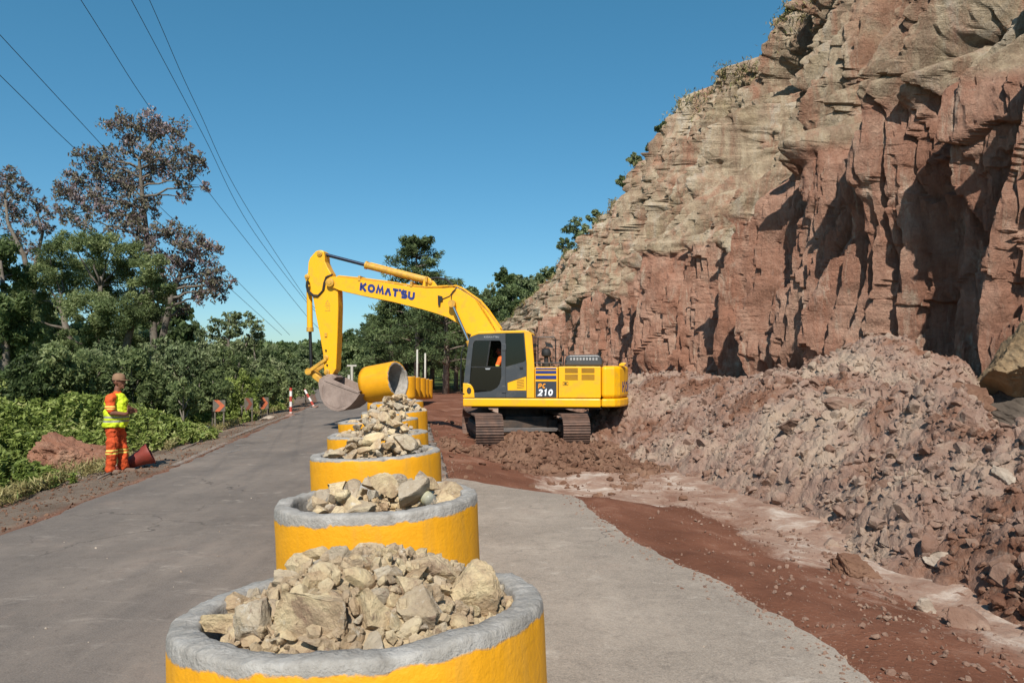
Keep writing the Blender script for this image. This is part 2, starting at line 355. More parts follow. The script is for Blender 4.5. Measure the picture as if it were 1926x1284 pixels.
M_BUCKET = simple('worn_bucket_steel', lin('7e6c62'), .7, .1, lin('a08c80'), 4, (.35, .7), .5, 25)
M_UNDER = simple('dirty_underframe', lin('34302c'), .8, 0, lin('5d4a3d'), 4, (.4, .7))
def glassmat(name, col, alpha, rough=.05):
    m, n, l, b = newmat(name); b.inputs['Base Color'].default_value = col; b.inputs['Roughness'].default_value = rough
    tr = n.new('ShaderNodeBsdfTransparent'); mx = n.new('ShaderNodeMixShader'); mx.inputs[0].default_value = alpha
    l.new(tr.outputs[0], mx.inputs[1]); l.new(b.outputs[0], mx.inputs[2]); l.new(mx.outputs[0], n['Material Output'].inputs[0]); return m
M_GLASS = glassmat('tinted_glass', lin('0c0e0f'), .8)
M_SKIN = simple('skin', lin((122, 78, 58)), .6)
M_BARK = simple('bark', lin('5d5348'), .9, 0, lin('7f776c'), 6, (.4, .7), .8, 25)
M_BARKP = simple('pine_bark', lin('6a5a4c'), .9, 0, lin('8a8078'), 4, (.4, .7), .8, 20)
L_DENSE = leafmat('leaf_dense_green', [(56, 64, 42), (90, 102, 64), (120, 134, 86), (150, 160, 108), (184, 190, 142)], .5, .46)
L_DARK = leafmat('leaf_dark_green', [(48, 58, 38), (76, 90, 54), (104, 120, 72), (140, 154, 102)], .5, .46)
L_SPARSE = leafmat('leaf_purple_brown', [(70, 58, 62), (105, 88, 92), (115, 112, 84), (142, 122, 130), (170, 158, 148)], .5, .15)
L_WEED = leafmat('leaf_bright_weed', [(64, 76, 38), (102, 118, 54), (134, 148, 74), (164, 174, 100), (190, 184, 130)], .5, .35)
L_PINE = leafmat('pine_needles', [(46, 56, 38), (74, 88, 54), (102, 116, 72), (136, 148, 102)], .6, .15)
L_FAR = leafmat('leaf_far_forest', [(54, 64, 44), (78, 90, 58), (104, 116, 76), (136, 144, 104), (158, 156, 122)], .6, .2)
L_DRY = leafmat('dry_grass', ['6b6038', '8a7d50', 'a79a6c', '5d6a34'], .6, .2)
# ---------------------------------------------------------------- plan of the place
YA = [-8, 0, 7.5, 13.5, 25, 38, 60, 90]; XLs = [-3.6, -4.4, -5.2, -5.9, -7.7, -9.9, -16, -30]
XRs = [.7, .45, -.6, -1.25, -2.9, -4.6, -9.5, -22]
def XL(y): return np.interp(y, YA, XLs)
def XR(y): return np.interp(y, YA, XRs)
PEy = [-8, 2.5, 4.03, 4.28, 5.0, 6.0, 6.8, 7.53, 8.8, 10.0, 10.6]; PEx = [2.3, 2.0, 1.97, 1.95, 1.85, 1.66, 1.35, 1.17, .98, .85, .55]
def XP(y): return np.interp(y, PEy, PEx)
ZE = -.34
def XF(y): return np.interp(y, [-5, 3, 5.8, 8.1, 11.9, 16, 19, 21.3, 25, 40, 70], [4.8, 4.3, 4.0, 4.0, 3.7, 3.0, 2.2, 1.0, .8, .6, -1])
def ground_h(x, y):
    edge = np.where(y < 10.6, XP(y), XR(y)-.05)
    edge = np.where(y > 10.6, np.maximum(XR(y)-.05, np.interp(y, [10.6, 12.2], [.55, -3])), edge)
    dr = x-edge; dl = XL(y)-x
    z = -.03+0*x
    z = z-.06*sst(-.05, .1, dr)-(.25)*sst(.1, 2.2, dr)*sst(40, 22, y)
    z = z+.42*sst(27, 33, y)*sst(60, 45, y)*sst(.2, 2.5, dr)
    z = z-.22*sst(.4, 2.2, dl)-.3*sst(4, 10, dl)
    rough = fbm(x*1.3, y*1.3, 5, 3)*.16+fbm(x*5, y*5, 4, 8)*.06
    z = z+rough*np.clip(sst(.0, .5, dr)+sst(.15, .9, dl), 0, 1)
    far = sst(60, 260, y)*7+sst(200, 700, y)*14
    z = z+far*(.8+fbm(x*.008, y*.008, 3, 5)*1.2)*sst(0, 40, np.abs(x+8)+y*.3)
    # wooded rise behind the end of the cliff
    z = z+30*np.exp(-((x-25)/60)**2-((y-400)/60)**2)
    return z, dr, dl
na, nd = 460, 520
u = np.linspace(-1.15, 1.15, na); u = np.sign(u)*np.abs(u)**1.15
q = np.linspace(0, 1, nd); Dv = -8+(np.exp(q*np.log(1300/10.))-1)*10.0
DD, UU = np.meshgrid(Dv, u, indexing='ij'); XX = UU*(np.maximum(DD, 0)+9)
ZZ, dr, dl = ground_h(XX, DD)
verge = np.clip(sst(.0, .3, dl), 0, 1); green = np.clip(sst(2.6, 4.2, dl+fbm(XX*.6, DD*.6, 3, 4)*2)+sst(52, 70, DD), 0, 1)
pale = sst(1.0, 2.4, dr+fbm(XX*.5, DD*.3, 4, 11)*1.6)
g = link('ground', npmesh('ground', np.stack([XX, DD, ZZ], -1).reshape(-1, 3), grid_faces(nd, na), True, dict(verge=verge, green=green, pale=pale)), M_GROUND)
tag(g, kind='structure')
def gz(x, y):
    z, _, _ = ground_h(np.array([float(x)]), np.array([float(y)])); return float(z[0])
def strip(name, ys, xl, xr, z, mat, ncol=14, jag=0, seed=0, thick=.0):
    ys = np.asarray(ys); t = np.linspace(0, 1, ncol)
    jl = fbm(ys*2.2, ys*0+3, 5, seed)*jag*2; jr = fbm(ys*2.2, ys*0+7, 5, seed+9)*jag*2
    a = xl(ys)+jl*0+jl; b = xr(ys)+jr
    X = a[:, None]*(1-t)+b[:, None]*t; Y = np.repeat(ys[:, None], ncol, 1); Z = np.full(X.shape, z)
    V = np.stack([X, Y, Z], -1)
    lo = V[:, :1].copy(); lo[..., 2] -= thick; hi = V[:, -1:].copy(); hi[..., 2] -= thick; lo[..., 0] -= .02; hi[..., 0] += .02
    V = np.concatenate([lo, V, hi], 1)
    o = link(name, npmesh(name, V.reshape(-1, 3), grid_faces(len(ys), ncol+2), False), mat); tag(o, kind='structure'); return o
ysr = np.concatenate([np.arange(-7, 30, .12), np.arange(30, 88, .6)])
strip('road', ysr, XL, lambda y: XR(y), .0, M_ROAD, 14, .12, 1, .09)
strip('paved_shoulder', np.arange(-7, 11.6, .08), lambda y: XR(y)-.35, lambda y: np.where(y > 10.0, XP(y)-(y-10.0)*.9, XP(y))+fbm(y*9, y*0+1, 3, 22)*.07, .006, M_PAVE, 12, .08, 20, .1)
# ---------------------------------------------------------------- worn paint on the road
M_PAINT, _n, _l, _b = newmat('worn_road_paint'); _co = coord(_n)
_l.new(ramp(_n, _l, noise(_n, _l, _co, 3, 9, .7), ((.3, lin('8f877e')), (.6, lin('b5ada2')))), _b.inputs['Base Color']); _b.inputs['Roughness'].default_value = .85
_tr = _n.new('ShaderNodeBsdfTransparent'); _mx = _n.new('ShaderNodeMixShader')
_l.new(ramp(_n, _l, noise(_n, _l, _co, 7, 10, .8), ((.40, (0, 0, 0, 1)), (.62, (.6, .6, .6, 1)))), _mx.inputs[0]); _l.new(_tr.outputs[0], _mx.inputs[1]); _l.new(_b.outputs[0], _mx.inputs[2]); _l.new(_mx.outputs[0], _n['Material Output'].inputs[0])
def roadpt(px, py):
    D = CAMH*F_PX/(py-HY); return ((px-CX)/F_PX*D, D)
mb = MB()
def patch(pts, wd):
    q_ = [roadpt(*p) for p in pts]
    vs = []; fs = []
    for i, p in enumerate(q_):
        a = Vector(q_[max(i-1, 0)]); b_ = Vector(q_[min(i+1, len(q_)-1)]); d = (b_-a).normalized(); nn = Vector((-d.y, d.x))*wd/2
        vs += [(p[0]+nn.x, p[1]+nn.y, .006), (p[0]-nn.x, p[1]-nn.y, .006)]
    for i in range(len(q_)-1): fs.append((2*i, 2*i+1, 2*i+3, 2*i+2))
    mb.add(vs, fs)
patch([(325, 876), (380, 852), (425, 832)], .14)
patch([(433, 822), (500, 796), (560, 775), (605, 762)], .13)
for a, b_ in (((486, 816), (508, 815.5)), ((476, 822), (498, 823)), ((440, 838), (470, 836)), ((424, 852), (452, 846)), ((397, 852), (416, 850)), ((500, 806), (520, 804)), ((528, 795), (552, 792))):
    patch([a, b_], .12)
tag(mb.build('road_marking', M_PAINT), kind='structure')
# ---------------------------------------------------------------- cliff
def build_cliff():
    ns, ntt = 1000, 620
    qq = np.linspace(0, 1, ns); y0, y1 = 7.0, 330.0
    k = 1/y0-(1/y0-1/y1)*qq; S = 1/k
    S = .75*S+.25*(y0+(y1-y0)*qq**2.5)
    T = np.linspace(0, 1, ntt)**1.1
    SS, TT = np.meshgrid(S, T)
    Hc = 30+0*SS
    h = TT*Hc-1.2                                   # height
    zt = 9.6+fbm(SS*.07, SS*0+2, 3, 40)*5+fbm(SS*.4, SS*0+5, 3, 41)*1.6   # top of red layer
    red = sst(.5, -.5, h-zt)
    # leaning back above the red band
    off = np.where(h < zt, h*.10, zt*.10+1.0*sst(0, 1.4, h-zt)+(h-zt)*.47)
    off = off+np.maximum(h-19, 0)*.12
    up0 = 1-red
    # joints and buttresses, protrusion towards the road is negative
    up0 = 1-red
    sw = SS+fbm(SS*.25, h*.10, 3, 50)*1.2+h*.06
    d = -(.35-np.abs(fbm(sw*.06, h*.02, 3, 51))*2)*2.6
    def columns(x, w_, seg, seed, amp, saw, crack, cw):
        q_ = x/w_+fbm(x/w_*.55, h*.02+x*0, 3, seed)*1.1
        i = np.floor(q_); f = q_-i
        hv = h/seg+hsh(i, i*0+1, seed)*9+fbm(x/w_*1.3, h/seg*.4, 2, seed+1)*.7+(f-.5)*(hsh(i, i*0+2, seed)-.5)*.8
        j = np.floor(hv); g_ = hv-j
        v = (hsh(i, i*0, seed+2)-.5)*.65+(hsh(i, j, seed+3)-.5)*.45
        tilt = .5+hsh(i, j, seed+4)
        e_ = np.minimum(f, 1-f)*w_
        return v*amp-(f-.5)*w_*saw*tilt+crack*np.exp(-(e_/cw)**2)+crack*.12*np.exp(-(np.minimum(g_, 1-g_)*seg/cw)**2)*(hsh(i, j, seed+5) > .5)
    d += columns(sw, 6.5, 17, 150, 2.7, .38, .6, .12)
    d += columns(sw+fbm(SS*.5, h*.12, 3, 54)*1.0, 2.7, 7.5, 160, 1.5, .40, .8, .09)
    d += columns(sw+fbm(SS*1.2, h*.25, 3, 55)*.7, 1.05, 3.2, 170, .42, .34, .22, .05)
    d += columns(sw+fbm(SS*2.5, h*.7, 3, 56)*.4, .42, 1.3, 180, .16, .3, .07, .03)
    d += fbm(SS*1.6, h*.22, 6, 90)*.55+fbm(SS*7, h*3.5, 4, 95)*.10
    f1, f2, idv, gx, gy = worley(SS*1.5+fbm(SS*2, h*.6, 3, 93)*.9, h*.4+fbm(SS, h*.5, 3, 94)*.9, 86)
    d += (idv > .74)*(idv-.6)*.9*sst(.0, .07, f2-f1)
    # craggier upper slope
    d += up0*(fbm(sw*.5, h*.05, 5, 97)*3.0+np.abs(fbm(sw*.8+h*.2, h*.09, 5, 98))*4.6-1.0)
    d += up0*columns(sw+h*.25+fbm(SS*.8, h*.3, 3, 59)*1.4, 3.0, 11, 190, 1.9, .55, 1.1, .12)
    d += up0*columns(sw+h*.15+fbm(SS*1.4, h*.4, 3, 58)*.9, 1.2, 4.5, 195, .7, .5, .5, .08)
    # shadowed caves
    for (cs, ch, rs, rh, am) in ((43, 5.8, 1.3, 2.6, 2.4), (33.5, 13.5, 1.0, 4.0, 2.2), (24, 3.5, 2.2, 3.5, 1.2)):
        d += am*np.exp(-((sw-cs-(h-ch)*.25)/rs)**4-((h-ch+fbm(SS*.9, h*.3, 3, int(cs))*3)/rh)**4)
    for (cs, ch, rs, rh, am) in ((51.5, 23.0, 4.2, 3.0, 6.5), (40.4, 17.2, 1.5, 3.8, 6.0), (47.8, 17.0, 2.4, 3.6, 5.5), (84, 24, 3.2, 4.0, 6.0), (62, 18.5, 2.6, 2.8, 5.0), (27.5, 14, 1.8, 3.0, 5.0), (35.5, 11.8, 1.1, 2.6, 3.6), (72, 14.5, 2.0, 3.0, 4.0), (110, 26, 4, 4, 6)):
        n_ = fbm(SS*.7+cs, h*.3, 4, int(cs)+7)
        d += am*np.exp(-((SS-cs-(h-ch)*.2+n_*1.2*rs)/rs)**4-((h-ch+fbm(SS*1.1, h*.4, 3, int(cs)+3)*2.5)/rh)**4)
    d *= np.clip(.3+TT*6, 0, 1)
    base = 14.2-.0593*SS-np.maximum(SS-120, 0)**2*.0005+2.0*sst(17, 8, SS)
    hf = 1-.5*sst(120, 320, SS)
    hz = h*hf+fbm(SS*.22, SS*0+9, 5, 99)*1.3*sst(.55, 1, TT)
    X = base+off*hf+d*np.clip(hf, .5, 1)
    Y = SS+fbm(SS*.8, h*.6, 3, 102)*.5+d*.18
    lay = np.clip(((1-red)-.5)*1.6+.5+fbm(SS*.7, h*.5, 5, 103)*.8, 0, 1)
    V = np.stack([X, Y, hz], -1)
    # plateau behind the crest
    back = V[-1:].copy()
    rows = [V]
    for i, (dx, dz) in enumerate(((2.5, .7), (7, 1.0), (20, .5), (45, -1.5))):
        b_ = back.copy(); b_[..., 0] += dx; b_[..., 2] += dz+fbm(S*.3, S*0+i, 3, 110+i)[None]*.8; rows.append(b_)
    V = np.concatenate(rows, 0); lay = np.concatenate([lay]+[lay[-1:]]*4, 0)
    o = link('cliff', npmesh('cliff', V.reshape(-1, 3), grid_faces(V.shape[0], ns), False, dict(layer=lay)), M_CLIFF)
    tag(o, kind='structure')
    return V
CL = build_cliff()
def crest(px):      # cliff crest point seen nearest this pixel column
    A = CL[-5]; pxs = CX+A[:, 0]/A[:, 1]*F_PX; i = int(np.argmin(np.abs(pxs-px))); return A[i]
# ---------------------------------------------------------------- earth heap
def mound_h(x, y):
    t = x-XF(y)+fbm(x*.5, y*.5, 4, 120)*1.0
    z = -.45+.5*sst(-.15, .7, t)+1.22*sst(.2, 3.3, t)
    z += 1.0*np.exp(-((x-9.1)/1.7)**2-((y-18.3)/2.4)**2)+.1*np.exp(-((x-11.6)/1.4)**2-((y-19)/2.2)**2)
    z -= .75*np.exp(-((x-9.3)/1.3)**2-((y-13.6)/1.6)**2)
    z -= .25*np.exp(-((x-6.0)/1.2)**2-((y-7.0)/1.4)**2)
    z += sst(0, 1.5, t)*(fbm(x*.45, y*.45, 4, 121)*.8)
    z -= 1.3*sst(0, 1.4, (x-(7.75+(y-13)*.6)+fbm(x*.8, y*.8, 3, 126)*.7)*1.4)*sst(9, 10.5, y)*sst(30, 22, y)
    z -= .35*sst(24, 40, y)*sst(2, 6, t)
    am = sst(-.3, .5, t)
    f1, f2, idv, gx, gy = worley(x*1.7+fbm(x, y, 3, 5), y*1.7, 122)
    z += am*((idv-.5)*.17+(.55-f1)*.16+gx*.10)
    f1, f2, idv, gx, gy = worley(x*4.2, y*4.2, 123)
    z += am*((idv-.5)*.06+(.5-f1)*.07)
    f1, f2, idv, gx, gy = worley(x*9, y*9, 124)
    z += am*((.5-f1)*.045+(idv-.5)*.02)
    z += am*fbm(x*3, y*3, 5, 125)*.22
    return z, t
nr, nc = 760, 620
q = np.linspace(0, 1, nr); Dm = 2.6*np.exp(q*np.log(72/2.6)); s_ = np.linspace(0, 1, nc)
DD, SSm = np.meshgrid(Dm, s_, indexing='ij'); XX = (XF(DD)-.9)+SSm**1.1*(14.8-XF(DD)+.9+DD*.02)
ZZ, tm = mound_h(XX, DD)
def mound_mat_attr(x, y): return sst(.2, .6, fbm(x*.35, y*.35, 4, 130)+.5)
mo = link('earth_heap', npmesh('earth_heap', np.stack([XX, DD, ZZ], -1).reshape(-1, 3), grid_faces(nr, nc), False), M_MOUND)
tag(mo, 'long heap of crumbled reddish brown earth and rubble piled along the foot of the cliff', 'earth heap')
def mz(x, y):
    z, _ = mound_h(np.array([float(x)]), np.array([float(y)])); return float(z[0])
def surf(x, y): return max(mz(x, y), gz(x, y)) if x > XF(y)-.9 else gz(x, y)
# ---------------------------------------------------------------- stones
ICO = {}
def ico(sub):
    if sub not in ICO:
        bm = bmesh.new(); bmesh.ops.create_icosphere(bm, subdivisions=sub, radius=1); bm.verts.ensure_lookup_table()
        ICO[sub] = (np.array([v.co[:] for v in bm.verts]), np.array([[v.index for v in f.verts] for f in bm.faces])); bm.free()
    return ICO[sub]
def rockv(rng, sub=3, sc_=(1, 1, 1), planes=11, nz=.05):
    V, F = ico(sub); V = V.copy()
    for _ in range(planes):
        nrm = rng.normal(size=3); nrm /= np.linalg.norm(nrm); dd = rng.uniform(.32, .78)
        ov = V@nrm-dd; V -= np.where(ov > 0, ov, 0)[:, None]*nrm[None]
    s0 = rng.integers(0, 999)
    nn = fbm(V[:, 0]*2.1+V[:, 2]*1.3+s0, V[:, 1]*2.1-V[:, 2]*1.7, 4, int(s0))
    n2 = fbm(V[:, 0]*6+V[:, 2]*3, V[:, 1]*6+V[:, 2]*4+s0, 3, int(s0)+3)
    n3 = fbm(V[:, 0]*13+V[:, 2]*8, V[:, 1]*13-V[:, 2]*9+s0, 3, int(s0)+7) if sub > 3 else 0
    V = V*(1+nn*nz*4+n2*nz*2.0+n3*nz*1.2)[:, None]
    mx = np.abs(V).max(0); V = V/mx*np.array(sc_)
    return V, F
def rotm(rng, amt=1.0):
    from mathutils import Euler
    return np.array(Euler((rng.uniform(-1, 1)*amt*PI, rng.uniform(-1, 1)*amt*PI, rng.uniform(-PI, PI))).to_matrix())
rng = np.random.default_rng(7)
# ---------------------------------------------------------------- yellow rings
def ring_mesh(name, seed, H=1.02, ro=.53, ri=.442, jag=.018, seg=320):
    a = np.linspace(0, 2*PI, seg, endpoint=False)
    n1 = fbm(np.cos(a)*3+seed, np.sin(a)*3, 4, seed)
    # profile outer bottom -> outer top -> rounded rim -> inner
    prof = [(ro, 0), (ro, .12), (ro, .3), (ro, .5), (ro, .7), (ro, .85), (ro, .93)]
    prof += [(ro-.001, H-.02), (ro-.004, H-.007), (ro-.011, H-.001), (ro-.035, H), (ro-.05, H+.002), (ri+.03, H), (ri+.010, H-.001), (ri+.003, H-.008), (ri+.001, H-.03), (ri, H-.07), (ri, H-.11), (ri, .7), (ri, .4), (ri, 0)]
    V = []
    for (r, z) in prof:
        tz = 1 if z > H-.2 else 0; fr = max(0, (z-(H-.12))/.12)
        dz = n1*jag*2*fr; nr_ = fbm(np.cos(a)*9+z*9, np.sin(a)*9+seed+z*5, 5, seed+1)*(.003+.010*fr)
        rr = r+nr_
        V.append(np.stack([rr*np.cos(a), rr*np.sin(a), z+dz+0*a+fr*fbm(np.cos(a)*16+r*45, np.sin(a)*16, 4, seed+5)*.012], -1))
    V = np.array(V); n = len(prof)
    i = np.arange(n)[:, None]; j = np.arange(seg)[None]
    F = np.stack([i*seg+j, i*seg+(j+1) % seg, ((i+1) % n)*seg+(j+1) % seg, ((i+1) % n)*seg+j], -1).reshape(-1, 4)
    return npmesh(name, V.reshape(-1, 3), F, True)
TILT = R(2.4)
RC = [(-.395, 2.19), (-.675, 3.98), (-1.08, 6.14), (-1.39, 7.95), (-1.76, 10.04), (-1.87, 12.1), (-2.35, 15.6)]
LAB = ['nearest yellow painted concrete ring with broad bare grey rim, heaped with large stones',
       'second yellow concrete ring from the camera, grey rim holding a bottle among the stones',
       'third yellow concrete ring from the camera, filled with pale rubble around a brown flat stone',
       'fourth yellow concrete ring in the row, mostly hidden behind the rubble of the third',
       'fifth yellow concrete ring in the row, beside the bucket shadow on the road',
       'sixth yellow concrete ring in the row, topped by a tall heap of pale stones',
       'seventh yellow concrete ring in the row, low behind the heap, under the lifted ring']
for i, (x, y) in enumerate(RC):
    o = link('concrete_ring', ring_mesh('concrete_ring', 11+i*7, H=1.02, jag=.012 if i else .016), M_RING[0 if i == 0 else (1 if i == 1 else 2)], None, (x, y, 0))
    o.rotation_euler = (0, -TILT, 0) if i else (R(-3.0), -TILT, 0)
    if i == 0: o.location.y -= .05
    tag(o, LAB[i], 'concrete ring', 'yellow concrete rings standing in a row beside the road')
# rusty wire bits in the rim of the nearest ring
mbw = MB()
M_RUST = simple('rust', lin('5d3526'), .8)
x, y = RC[0]
def rimhit(px, py, z):
    D = (CAMH-z)*F_PX/(py-HY); return ((px-CX)/F_PX*D, D, z)
a = Vector(rimhit(554, 1256, .985)); b_ = Vector(rimhit(612, 1260, .985)); mbw.tube([a, (a+b_)/2+Vector((0, -.003, .006)), b_], .0022, 6)
a = Vector(rimhit(565, 1261, .99)); b_ = Vector(rimhit(585, 1249, .99)); mbw.tube([a, b_], .0018, 6)
wo = mbw.build('wire_scrap', M_RUST); tag(wo, 'short rusty wire scrap lying on the front rim of the nearest ring', 'wire')
mbw = MB(); a = Vector(rimhit(818, 1232, 1.0)); mbw.tube([a, a+Vector((-.004, .01, .045))], .0022, 6)
wo = mbw.build('steel_spike', M_RUST); tag(wo, 'thin rusty steel spike sticking up from the near rim of the nearest ring', 'spike')

def heap_z(r, dome, Ri=.43, edge=.93): return edge+dome*(1-np.clip(r/Ri, 0, 1)**2)
def ray_heap(px, py, c, dome):
    best = None
    for D in np.arange(c[1]-.5, c[1]+.5, .004):
        p = P(px, py, D); r = math.hypot(p[0]-c[0], p[1]-c[1])
        if r < .47 and p[2] <= heap_z(r, dome, edge=.99): return p
    return None
def add_stone(name, V, F, loc, label, group, cat='stone'):
    o = link(name, npmesh(name, V, F, False), M_ROCK, None, loc); tag(o, label, cat, group); return o
EZ = lambda u_, v_: (280+u_/2.469, 1000+v_/2.469)
big_rocks = [  # u0,v0,u1,v1, label
 (1325, 175, 1610, 420, 'largest brown slab of rock at the right of the nearest heap'),
 (1185, 100, 1430, 240, 'wide tan stone at the back right of the nearest heap'),
 (1160, 285, 1400, 515, 'pale triangular stone at the front right of the nearest heap'),
 (950, 278, 1160, 540, 'tall pointed stone at the front centre of the nearest heap'),
 (600, 300, 970, 520, 'long stone with a white streak lying slanted at the front of the nearest heap'),
 (400, 330, 610, 505, 'wedge shaped tan stone at the front left of the nearest heap'),
 (240, 370, 460, 475, 'low flat stone against the left rim of the nearest heap'),
 (665, 165, 815, 315, 'rounded grey stone left of centre in the nearest heap'),
 (600, 105, 790, 210, 'rough brown stone at the back left of the nearest heap'),
 (825, 75, 935, 180, 'grey upright stone at the back centre of the nearest heap'),
 (920, 135, 990, 195, 'small whitish stone behind the middle of the nearest heap'),
 (1055, 70, 1190, 140, 'flat layered stone on the far crest of the nearest heap'),
 (935, 42, 1065, 105, 'topmost tan stone on the far crest of the nearest heap'),
 (1035, 165, 1140, 255, 'ochre stone right of centre in the nearest heap'),
 (1135, 200, 1280, 325, 'light brown block beside the largest slab in the nearest heap'),
 (560, 185, 695, 265, 'flat pale stone at the left shoulder of the nearest heap'),
 (425, 230, 525, 355, 'small brown stone near the left rim of the nearest heap'),
 (345, 275, 450, 370, 'rough tan stone close to the left rim of the nearest heap'),
 (1580, 250, 1640, 330, 'narrow stone wedged between the largest slab and the right rim'),
 (690, 75, 830, 140, 'brown crumbling stone on the far left crest of the nearest heap'),
]
c0 = RC[0]
for (u0, v0, u1, v1, lb) in big_rocks:
    px, py = EZ((u0+u1)/2, (v0+v1)/2); p = ray_heap(px, py, c0, .16)
    if p is None:
        p = P(px, py, c0[1]+.2)
    sc1 = p[1]/F_PX/2.469
    sx_, sz_ = (u1-u0)/2*sc1*1.2, (v1-v0)/2*sc1*1.3
    V, F = rockv(rng, 5, (sx_, max(min(sx_, sz_)*.75, .02), sz_), 13, .06)
    ang = rng.uniform(-.25, .25); ca, sa = math.cos(ang), math.sin(ang)
    V = V@np.array([[1, 0, 0], [0, ca, sa], [0, -sa, ca]])
    p = p+np.array([0, .35*sz_, -.08*sz_])
    add_stone('stone', V, F, p, lb, 'stones filling the nearest ring')
def fill(idx, n, dome, smin, smax, label, group, edge=.93, sub=3):
    c = RC[idx]; pts = []
    sh_ = [rockv(rng, sub, (1, rng.uniform(.55, .9), rng.uniform(.4, .75)), 8, .03) for _ in range(9)]
    for k in range(n):
        s = smin+(smax-smin)*rng.random()**1.6
        for _ in range(30):
            a = rng.uniform(0, 2*PI); r = ((.425 if idx == 0 else .455)-s*.5)*math.sqrt(rng.random())
            if all((r*math.cos(a)-q_[0])**2+(r*math.sin(a)-q_[1])**2 > (.62*(s+q_[2]))**2 for q_ in pts): break
        pts.append((r*math.cos(a), r*math.sin(a), s))
        V, F = sh_[k % 9]; V = (V*s)@rotm(rng, .25).T
        z = heap_z(r, dome, edge=edge)+rng.uniform(-.35, .25)*s
        add_stone('stone', V, F, (c[0]+pts[-1][0], c[1]+pts[-1][1], z), label, group)
fill(0, 120, .185, .02, .055, 'small angular stone among the larger ones in the nearest ring', 'small stones in the nearest ring', .955, 3)
fill(1, 38, .13, .04, .13, 'angular pale stone heaped in the second ring', 'stones filling the second ring', .965, 4)
fill(2, 34, .15, .04, .14, 'angular pale stone heaped in the third ring', 'stones filling the third ring', .98, 4)
fill(3, 30, .22, .04, .13, 'pale stone heaped in the fourth ring', 'stones filling the fourth ring', .95, 3)
fill(4, 28, .16, .04, .12, 'pale stone heaped in the fifth ring', 'stones filling the fifth ring', .96, 3)
fill(5, 36, .30, .04, .13, 'pale stone heaped in the sixth ring', 'stones filling the sixth ring', .97, 3)
# gravel packed under the stones
for i, (x, y) in enumerate(RC[:6]):
    dome = [.20, .10, .12, .18, .12, .26][i]; ge = .045 if i == 0 else 0; Vs = []; Fs = []; b0 = 0
    for k in range(700 if i == 0 else (420 if i < 2 else 160)):
        s = rng.uniform(.008, .028) if i < 2 else rng.uniform(.02, .045)
        V, F = rockv(rng, 1, (s, s*.8, s*.7), 5, .02); V = V@rotm(rng).T
        a = rng.uniform(0, 2*PI); r = .425*math.sqrt(rng.random()); z = heap_z(r, dome, edge=.90+ge)+rng.uniform(-.01, .02)
        Vs.append(V+np.array([r*math.cos(a), r*math.sin(a), z])); Fs.append(F+b0); b0 += len(V)
    # core
    rr = np.linspace(0, .435, 14); aa = np.linspace(0, 2*PI, 48, endpoint=False)
    G = np.array([[(r*math.cos(a), r*math.sin(a), heap_z(r, dome, edge=.885+ge)) for a in aa] for r in rr])
    Fq = [(b0+i_*48+j, b0+i_*48+(j+1) % 48, b0+(i_+1)*48+j) for i_ in range(13) for j in range(48)]+[(b0+(i_+1)*48+j, b0+i_*48+(j+1) % 48, b0+(i_+1)*48+(j+1) % 48) for i_ in range(13) for j in range(48)]
    Vs.append(G.reshape(-1, 3)); Fs.append(np.array(Fq))
    o = link('gravel_fill', npmesh('gravel_fill', np.concatenate(Vs), np.concatenate(Fs)), M_ROCK, None, (x, y, 0)); tag(o, kind='stuff')
# plastic bottle lying in ring two
M_BOT = glassmat('clear_plastic', lin((190, 188, 180)), .3, .15)
mbt = MB(); mbt.lathe([(.0, 0), (.03, .003), (.034, .015), (.034, .13), (.026, .165), (.013, .19), (.013, .205), (0, .206)], 20)
cb = Vector(P(812, 938, 3.74)); be = empty('plastic_bottle', cb-Vector((.0, .0, .01)), 0, 'small clear plastic bottle lying among the stones in the second ring', 'bottle')
be.rotation_euler = Vector((-.5, .8, .12)).to_track_quat('Z', 'Y').to_euler(); mbt.build('bottle_body', M_BOT, be, True)
mbl = MB(); mbl.lathe([(.0345, .05), (.0347, .055), (.0347, .10), (.0345, .105)], 20); mbl.build('bottle_label', simple('label_film', lin('b3ad86'), .6), be, True)
mbl = MB(); mbl.lathe([(.0, .196), (.0155, .197), (.0155, .216), (.0, .217)], 16); mbl.build('bottle_cap', M_WHITE, be, True)
# spare rings by the pines
far_c = [(745, 33.0, 0), (768, 33.6, 1), (775, 35.0, 2), (779, 36.6, 2), (783, 38.2, 2)]
FL = ['yellow concrete ring at the near left end of the group by the pines', 'yellow concrete ring second in the group by the pines', 'yellow concrete ring in the middle of the group by the pines',
      'yellow concrete ring second from the far end of the group by the pines', 'yellow concrete ring at the far right end of the group by the pines']
for i, (px, D, k) in enumerate([(759, 32.6, 0), (769, 33.9, 0), (780, 35.3, 0), (787, 36.8, 0), (794.5, 38.3, 0)]):
    x = (px-CX)/F_PX*D; z = CAMH-(750.5-HY)/F_PX*D+.0
    me = ring_mesh('concrete_ring', 90+i, H=.98)
    o = link('concrete_ring', me, M_RING[2], None, (x, D, z+.02)); tag(o, FL[i], 'concrete ring', 'yellow concrete rings grouped by the pines')
o = link('concrete_ring', ring_mesh('concrete_ring', 77, H=.8), M_RING[2], None, P(762, 750, 27)); o.rotation_euler = (R(70), R(10), R(35))
tag(o, 'yellow concrete ring fallen on its side behind the lifted ring', 'concrete ring')
o.location = Vector((-3.75, 24.3, .50)); o.rotation_euler = Vector((.94, -.34, .02)).to_track_quat('Z', 'Y').to_euler()
o.location -= Vector((.94, -.34, .02))*.8
